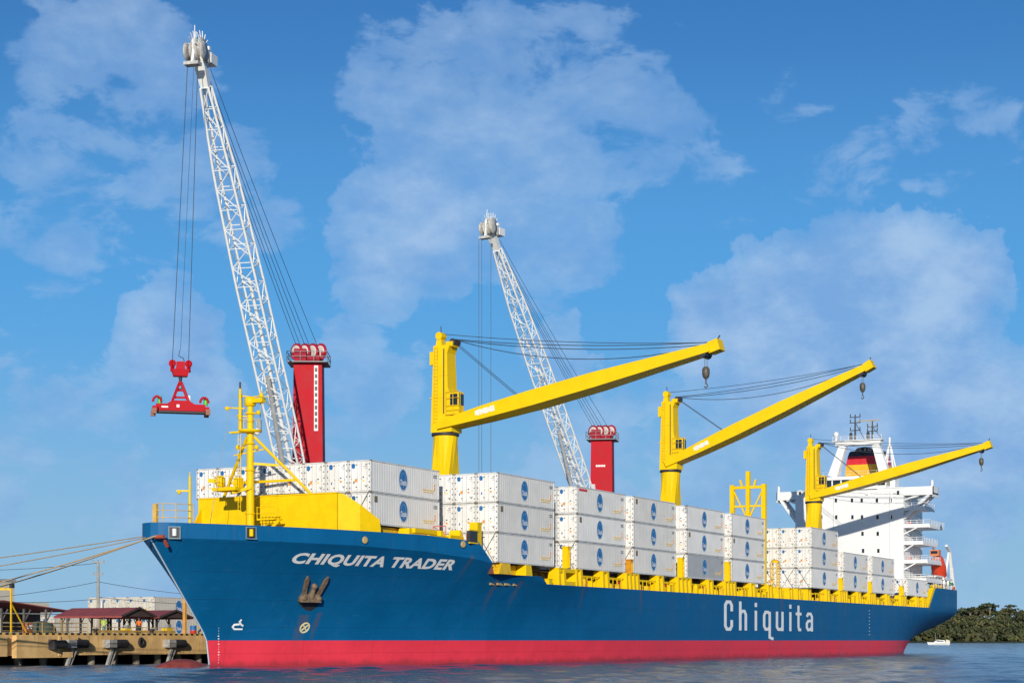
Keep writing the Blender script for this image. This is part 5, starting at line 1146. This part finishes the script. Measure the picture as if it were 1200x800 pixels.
def cream_building():
    c = P(17, 681, v=120); o = thing('cream_building', (c.x - 20, 130, QZ), 'cream warehouse rising behind the big shed at the left edge', 'building'); b = MB(); b.box(c.x - 40, c.x, 120, 150, QZ, c.z); b.build('wall', [M_CREAM], o)
    r = MB(); r.box(c.x - 40.2, c.x + .2, 119.8, 150.2, c.z, c.z + .35); r.build('roof', [M_LGREY], o); r = MB(); r.box(c.x, c.x + 9, 121, 140, QZ, c.z - 3.2); r.build('annex', [M_CREAM], o)
cream_building()
# containers stacked ashore behind the sheds
c0 = P(181, 720, v=84)
ORD = ['nearest the bow', 'second from the bow side', 'third from the bow side', 'fourth from the bow side', 'farthest from the bow']
for i in range(5):
    for t in range(2):
        container((c0.x, 84 + i * 2.5, QZ + t * 2.91), 'white container ashore behind the sheds, %s row, %s' % (('lower', 'upper')[t], ORD[i]), 'containers stacked ashore', i % 3, emblem=i == 0, shore=True)
for t in range(2): container((c0.x + 12.6, 84, QZ + t * 2.91), 'white container ashore partly hidden by the bow, %s of its stack' % ('lower', 'upper')[t], 'containers stacked ashore', t, shore=True)
c1 = P(75, 730, v=95)
for i in range(3): container((c1.x - 2 + i * .4, 95 + i * 2.6, QZ), 'white container ashore under the big shed roof edge, %s' % ('first row', 'second row', 'third row')[i], 'containers stacked ashore', i, emblem=False, shore=True)
# utility pole with its wires
def pole():
    p = P(115, 720, v=66); x, y = p.x, p.y; zt = P(115, 657.5, v=66).z; o = thing('utility_pole', (x, y, QZ), 'grey utility pole with crossarms behind the shed', 'utility pole')
    b = MB(); b.tube((x, y, QZ), (x, y, zt), .24, .15, 10); b.build('pole', [M_POLE], o); rt = V((math.sin(A), -math.cos(A), 0))
    for z, w_ in ((zt - .1, .75), (zt - 1.6, .6)):
        a = MB(); a.bar(V((x, y, z)) - rt * w_, V((x, y, z)) + rt * w_, .14, .14)
        for s_ in (-.9, 0, .9): a.tube(V((x, y, z)) + rt * w_ * s_, V((x, y, z + .3)) + rt * w_ * s_, .06, .06, 6)
        a.build('crossarm', [M_POLE], o)
    t = MB(); t.tube((x + .3, y - .3, zt - 5.8), (x + .3, y - .3, zt - 4.9), .28, .28, 10); t.build('transformer', [M_LGREY], o)
    for z0, q, s_ in ((zt - .2, P(-120, 668, v=80), .4), (zt - 2.5, P(-160, 705, v=80), .8), (zt - 4.6, P(-60, 700, v=80), .5), (zt - 2.5, P(330, 698, v=90), .8), (zt - 4.4, P(330, 706, v=90), .6)):
        w_ = MB(); w_.path(sag((x, y, z0), q, s_, 12), .03); w_.build('wire', [M_ROPE], o)
pole()
def gate():
    a = P(13, 737, v=33); o = thing('loading_frame', (a.x, 33, QZ), 'rusty yellow post with arm and floodlight at the left end of the quay', 'frame'); zt = P(13, 690, v=33).z
    b = MB(); b.bar((a.x, 33, QZ), (a.x, 33, zt), .12, .12); b.build('post', [M_YEL2], o); b = MB(); b.bar((a.x, 33, zt), (a.x - 3.5, 36, zt), .16, .2); b.build('arm', [M_YEL2], o)
    b = MB(); b.bar((a.x + .1, 33, zt - 1.4), (a.x + 2.2, 33.2, QZ + .2), .09, .09); b.build('brace', [M_YEL2], o); b = MB(); b.cbox((a.x, 32.9, zt + .3), .3, .35, .4); b.build('floodlight', [M_DK], o)
gate()
def quay_clutter():
    p = P(57, 730, v=36); t = MB(); t.lathe((p.x, 37, QZ), [(1.5, 0), (1.45, .6), (1.1, 1.15), (.3, 1.35)], 12); tag(t.build('tarpaulin_heap', [M_TARP]), 'dark green tarpaulin covered heap behind the yellow rail', 'tarpaulin')
    p = P(40, 737, v=33.8); b = MB(); b.cbox((p.x, 34.6, QZ + .55), .85, .5, 1.1, 0); b.cbox((p.x, 34.32, QZ + .75), .6, .05, .35, 1); tag(b.build('sign_box', [mat('rust sign', (.45, .12, .07), .6), M_WHT]), 'rust red box with white plate behind the yellow rail', 'box')
    p = P(3, 735, v=33); b = MB(); b.cbox((p.x - .6, 34, QZ + .75), 1.6, 1.2, 1.5, 0); tag(b.build('concrete_block', [M_CREAM]), 'pale concrete block at the far left of the quay', 'block')
    for i, (px, pz, h) in enumerate(((216.5, 745, 4.2),)):
        q = P(px, 740, v=46); b = MB(); b.bar((q.x, 46, QZ), (q.x, 46, QZ + 5.2), .36, .3); b.box(q.x - .3, q.x + .3, 45.7, 46.3, QZ, QZ + .3); tag(b.build('orange_post', [mat('orange post', (.62, .30, .06), .6, var=.2)]), 'orange yellow post rising through the shed nearest the bow', 'post')
    for i, (px, v, hh, mm, lb) in enumerate(((148, 37, .9, M_YVS, 'small yellow machine left of the orange shirt'), (196, 38, 1.0, M_YEL2, 'yellow machine right of the orange shirt'), (180, 36.5, .7, M_CREAM, 'pale crate between the machines'))):
        q = P(px, 742, v=v); b = MB(); b.cbox((q.x, v, QZ + .4 * hh), 1.0 * hh, .7, .8 * hh, 0); b.cbox((q.x + .1, v, QZ + 1.0 * hh), .5 * hh, .5, .4 * hh, 1); b.tube((q.x - .3, v - .4, QZ + .22), (q.x - .3, v + .4, QZ + .22), .22, .22, 10, 1); tag(b.build('deck_machine' if i < 2 else 'crate', [mm, M_GREY]), lb, 'machine' if i < 2 else 'crate')
quay_clutter()
for bx_, lb in ((P(112, 743, v=31.8).x, 'black iron bollard at the quay edge left of the lime shirted person'), (P(178, 743, v=31.8).x, 'black iron bollard at the quay edge near the bow')):
    b = MB(); b.lathe((bx_, 31.8, QZ), [(.3, 0), (.3, .06), (.18, .1), (.17, .42), (.3, .5), (.3, .6), (.15, .66)], 12); tag(b.build('bollard', [M_DK]), lb, 'bollard')
def tyre(px, pz, lb):
    p = P(px, pz, v=QV - .14); b = MB(); b.lathe((p.x, QV - .02, p.z), [(.2, 0), (.42, .0), (.5, .08), (.42, .22), (.26, .24), (.2, .12)], 16, 0, (0, -1, 0)); tag(b.build('tyre', [M_RUB]), lb, 'tyre')
tyre(166, 752, 'old tyre hung on the quay face between the two fenders'); tyre(30, 753, 'old tyre hung on the pale concrete block at the left')
# mooring hawsers from the bow to bollards
for i, (src, dst, s_, lb) in enumerate((((-34.85, 13.6, 11.0), (-53.0, 33.2, 3.2), .7, 'lowest hawser running from the bow roller to the quay'), ((-34.85, 13.2, 11.05), (-55.5, 33.2, 3.2), .6, 'hawser just above the lowest one, from the bow roller'), ((-34.6, 14.8, 10.9), (-78, 33.2, 3.2), .8, 'second hawser from the top, from the bow'), ((-34.5, 15.2, 11.0), (-88, 33.2, 3.3), .6, 'topmost thin hawser running from the bow'))):
    h = MB(); h.path(sag(src, dst, s_, 16), .055 if i < 2 else .04, 6); tag(h.build('mooring_hawser', [M_HAWS]), lb, 'rope', 'hawsers from the bow')
# ------------------------------------------------------------------ far shore
def forest():
    rng = random.Random(11)
    leafm = []
    for i, c in enumerate(((.070, .084, .026), (.048, .064, .022), (.096, .094, .032))):
        leafm.append(mat('jungle leaves %d' % i, c, .7, var=.5, vscale=.06))
    M_TR = mat('pale tree trunk', (.25, .21, .16), .8); M_HILL = mat('forest floor', (.035, .05, .02), .9, var=.3, vscale=.02)
    Zf = 1900.0; base = lambda px, Z: V((CAM.x, CAM.y, 0)) + V((ray(px, 750).x, ray(px, 750).y, 0)) * Z
    def hz(px, Z):   # ground height of the shore hill
        return max(.2, min(1, (Z - 1900) / 260) * (24 + 5 * math.sin(px * .031) + 3 * math.sin(px * .11)))
    h = MB(); cols = list(range(560, 2400, 20)); deps = [1880, 1900, 1960, 2040, 2160, 2300, 2700, 3600]
    pts = []
    for px in cols:
        for Z in deps: p = base(px, Z); p.z = -1.5 if Z == 1880 else hz(px, Z); pts.append(p)
    n = len(deps); h.add(pts, [(i * n + j, (i + 1) * n + j, (i + 1) * n + j + 1, i * n + j + 1) for i in range(len(cols) - 1) for j in range(n - 1)], 0, True)
    tag(h.build('hill', [M_HILL]), kind='structure')
    def crown(seed, nclump, spread, flat):
        r = random.Random(seed); b = MB()
        for k_ in range(nclump):
            a = r.uniform(0, 6.28); rr = spread * math.sqrt(r.random()); zc = r.uniform(-.5, .5) * flat * (1 - (rr / spread) ** 2 * .6) + flat * .2
            c = V((rr * math.cos(a), rr * math.sin(a), zc)); cr = r.uniform(.9, 2.0)
            for q in range(16):
                d = V((r.gauss(0, 1), r.gauss(0, 1), r.gauss(0, .7) + .25)).normalized(); o = c + d * cr * r.uniform(.6, 1.05); s_ = r.uniform(.4, .85)
                t1 = d.orthogonal().normalized(); t1 = (t1 + d * r.uniform(-.4, .4)).normalized(); t2 = d.cross(t1)
                b.add([o - t1 * s_ - t2 * s_ * .6, o + t1 * s_ - t2 * s_ * .6, o + t1 * s_ * .6 + t2 * s_, o - t1 * s_ * .6 + t2 * s_], [(0, 1, 2, 3)], 0 if r.random() < .6 else 1)
        return b
    crowns = [crown(i, 26, 5.2, 6.5).mesh('crown', [leafm[i % 3], leafm[(i + 1) % 3]]) for i in range(6)]
    flat_c = crown(77, 34, 8.5, 4.5).mesh('crown', [leafm[1], leafm[0]])
    tb = MB(); tb.tube((0, 0, -14), (0, 0, -1), .55, .35, 7)
    for a in (0, 2.1, 4.2): tb.tube((0, 0, -4), (2.6 * math.cos(a), 2.6 * math.sin(a), .5), .25, .12, 5)
    trunk = tb.mesh('trunk', [M_TR]); tb = MB(); tb.tube((0, 0, -7), (0, 0, -1), .3, .2, 6); trunk_s = tb.mesh('trunk', [M_TR])
    def tree(px, Z, top, sc, cr, label):
        p = base(px, Z); g = hz(px, Z); o = thing('jungle_tree', (p.x, p.y, g), label, 'tree', 'jungle trees on the far shore')
        c = link('crown', cr, o); c.location = (0, 0, top - g); c.scale = (sc, sc, sc * rng.uniform(.85, 1.1)); c.rotation_euler.z = rng.uniform(0, 6.28)
        t = link('trunk', trunk, o) if Z > 1945 else link('trunk', trunk_s, o); t.location = (0, 0, top - g); t.scale = (1, 1, max(.4, (top - g) / 13.5))
    LB = ['dark rounded jungle tree on the shore beyond the stern', 'low bushy tree at the waterline of the far shore', 'tree on the skyline of the far wooded hill']
    for i in range(34):   # front row at the water
        tree(1068 + i * 4.2 + rng.uniform(-1.5, 1.5), 1912 + rng.uniform(0, 25), rng.uniform(6, 12), rng.uniform(1.0, 1.35), crowns[rng.randrange(6)], LB[1])
    for k_, (Z, lo, hi) in enumerate(((1950, 13, 19), (1995, 20, 26))):
        for i in range(27): tree(1070 + i * 5.4 + rng.uniform(-2, 2), Z + rng.uniform(-15, 15), rng.uniform(lo, hi), rng.uniform(1.1, 1.6), crowns[rng.randrange(6)], LB[0])
    for i in range(24):
        px = 1080 + i * 5.8 + rng.uniform(-2, 2); tree(px, 2070 + rng.uniform(-20, 20), 28 + 6 * math.sin(px * .05) * .5 + rng.uniform(0, 6), rng.uniform(1.1, 1.7), crowns[rng.randrange(6)], LB[2])
    tree(1160, 2050, 41, 1.25, flat_c, 'tall umbrella crowned tree standing above the far forest'); tree(1137, 2040, 37.5, .95, flat_c, 'flat crowned tree left of the tall umbrella tree'); tree(1184, 2090, 42, .8, flat_c, 'thin crowned tree right of the tall umbrella tree')
    b = MB(); r = random.Random(4)
    for i in range(11000):
        px = r.uniform(1055, 1205) if i % 5 < 2 else r.uniform(1200, 2380) if i % 5 < 4 else r.uniform(580, 1060); Z = r.uniform(1915, 2130); p = base(px, Z); z = hz(px, Z) + r.uniform(.3, 9); s_ = r.uniform(1.5, 4); d = V((r.gauss(0, 1) - .6, r.gauss(0, 1) - .4, r.gauss(0, .6) + .5)).normalized(); t1 = d.orthogonal().normalized(); t2 = d.cross(t1); o = V((p.x, p.y, z))
        b.add([o - t1 * s_ - t2 * s_ * .6, o + t1 * s_ - t2 * s_ * .6, o + t1 * s_ * .6 + t2 * s_, o - t1 * s_ * .6 + t2 * s_], [(0, 1, 2, 3)], r.randrange(3))
    tag(b.build('undergrowth', leafm), kind='stuff')
forest()
def motor_yacht():
    Z = 1000; c = P(1099.5, 752, Z=Z); c.z = 0; o = thing('motor_yacht', c, 'small white yacht with a mast anchored beyond the stern', 'boat'); rt = V((math.sin(A), -math.cos(A), 0)); dp = V((math.cos(A), math.sin(A), 0))
    def q(a, b, z): return c + rt * a + dp * b + V((0, 0, z))
    h = MB(); secs = [(-6.3, .1, 1.5), (-4.5, 1.1, 1.35), (-1, 1.8, 1.2), (3, 1.8, 1.2), (6.2, 1.4, 1.25)]; pts = []
    for a, w_, z in secs: pts += [q(a + (.7 if a < -6 else 0), -w_ * .5, -.3), q(a, -w_, z), q(a, w_, z), q(a + (.7 if a < -6 else 0), w_ * .5, -.3)]
    h.add(pts, [(i * 4 + j, i * 4 + 4 + j, i * 4 + 5 + j, i * 4 + 1 + j) for i in range(4) for j in range(3)] + [(0, 1, 2, 3), (16, 19, 18, 17)]); h.build('hull', [M_WHT], o)
    k_ = MB(); k_.hexa([q(-2.8, -1.2, 1.2), q(3.6, -1.2, 1.2), q(3.6, 1.2, 1.2), q(-2.8, 1.2, 1.2), q(-1.2, -1, 2.3), q(3.2, -1, 2.5), q(3.2, 1, 2.5), q(-1.2, 1, 2.3)]); k_.build('cabin', [M_WHT], o)
    w_ = MB(); w_.hexa([q(-1.4, -1.22, 1.6), q(2.8, -1.22, 1.6), q(2.8, -1.1, 1.6), q(-1.4, -1.1, 1.6), q(-1, -1.15, 2.1), q(2.8, -1.15, 2.1), q(2.8, -1.0, 2.1), q(-1, -1.0, 2.1)]); w_.build('window', [M_GLASS], o)
    b = MB(); b.hexa([q(3.8, -1.3, 1.2), q(6.4, -1.3, 1.2), q(6.4, 1.3, 1.2), q(3.8, 1.3, 1.2), q(4.2, -1.2, 2.9), q(6.0, -1.2, 2.4), q(6.0, 1.2, 2.4), q(4.2, 1.2, 2.9)]); b.build('canopy', [M_CREAM], o)
    m = MB(); m.tube(q(-1.5, 0, 1.3), q(-1.6, 0, 6.6), .11, .08, 6); m.bar(q(-1.5, 0, 3), q(1.5, 0, 2.7), .15, .2); m.build('mast', [M_GREY], o)
motor_yacht()
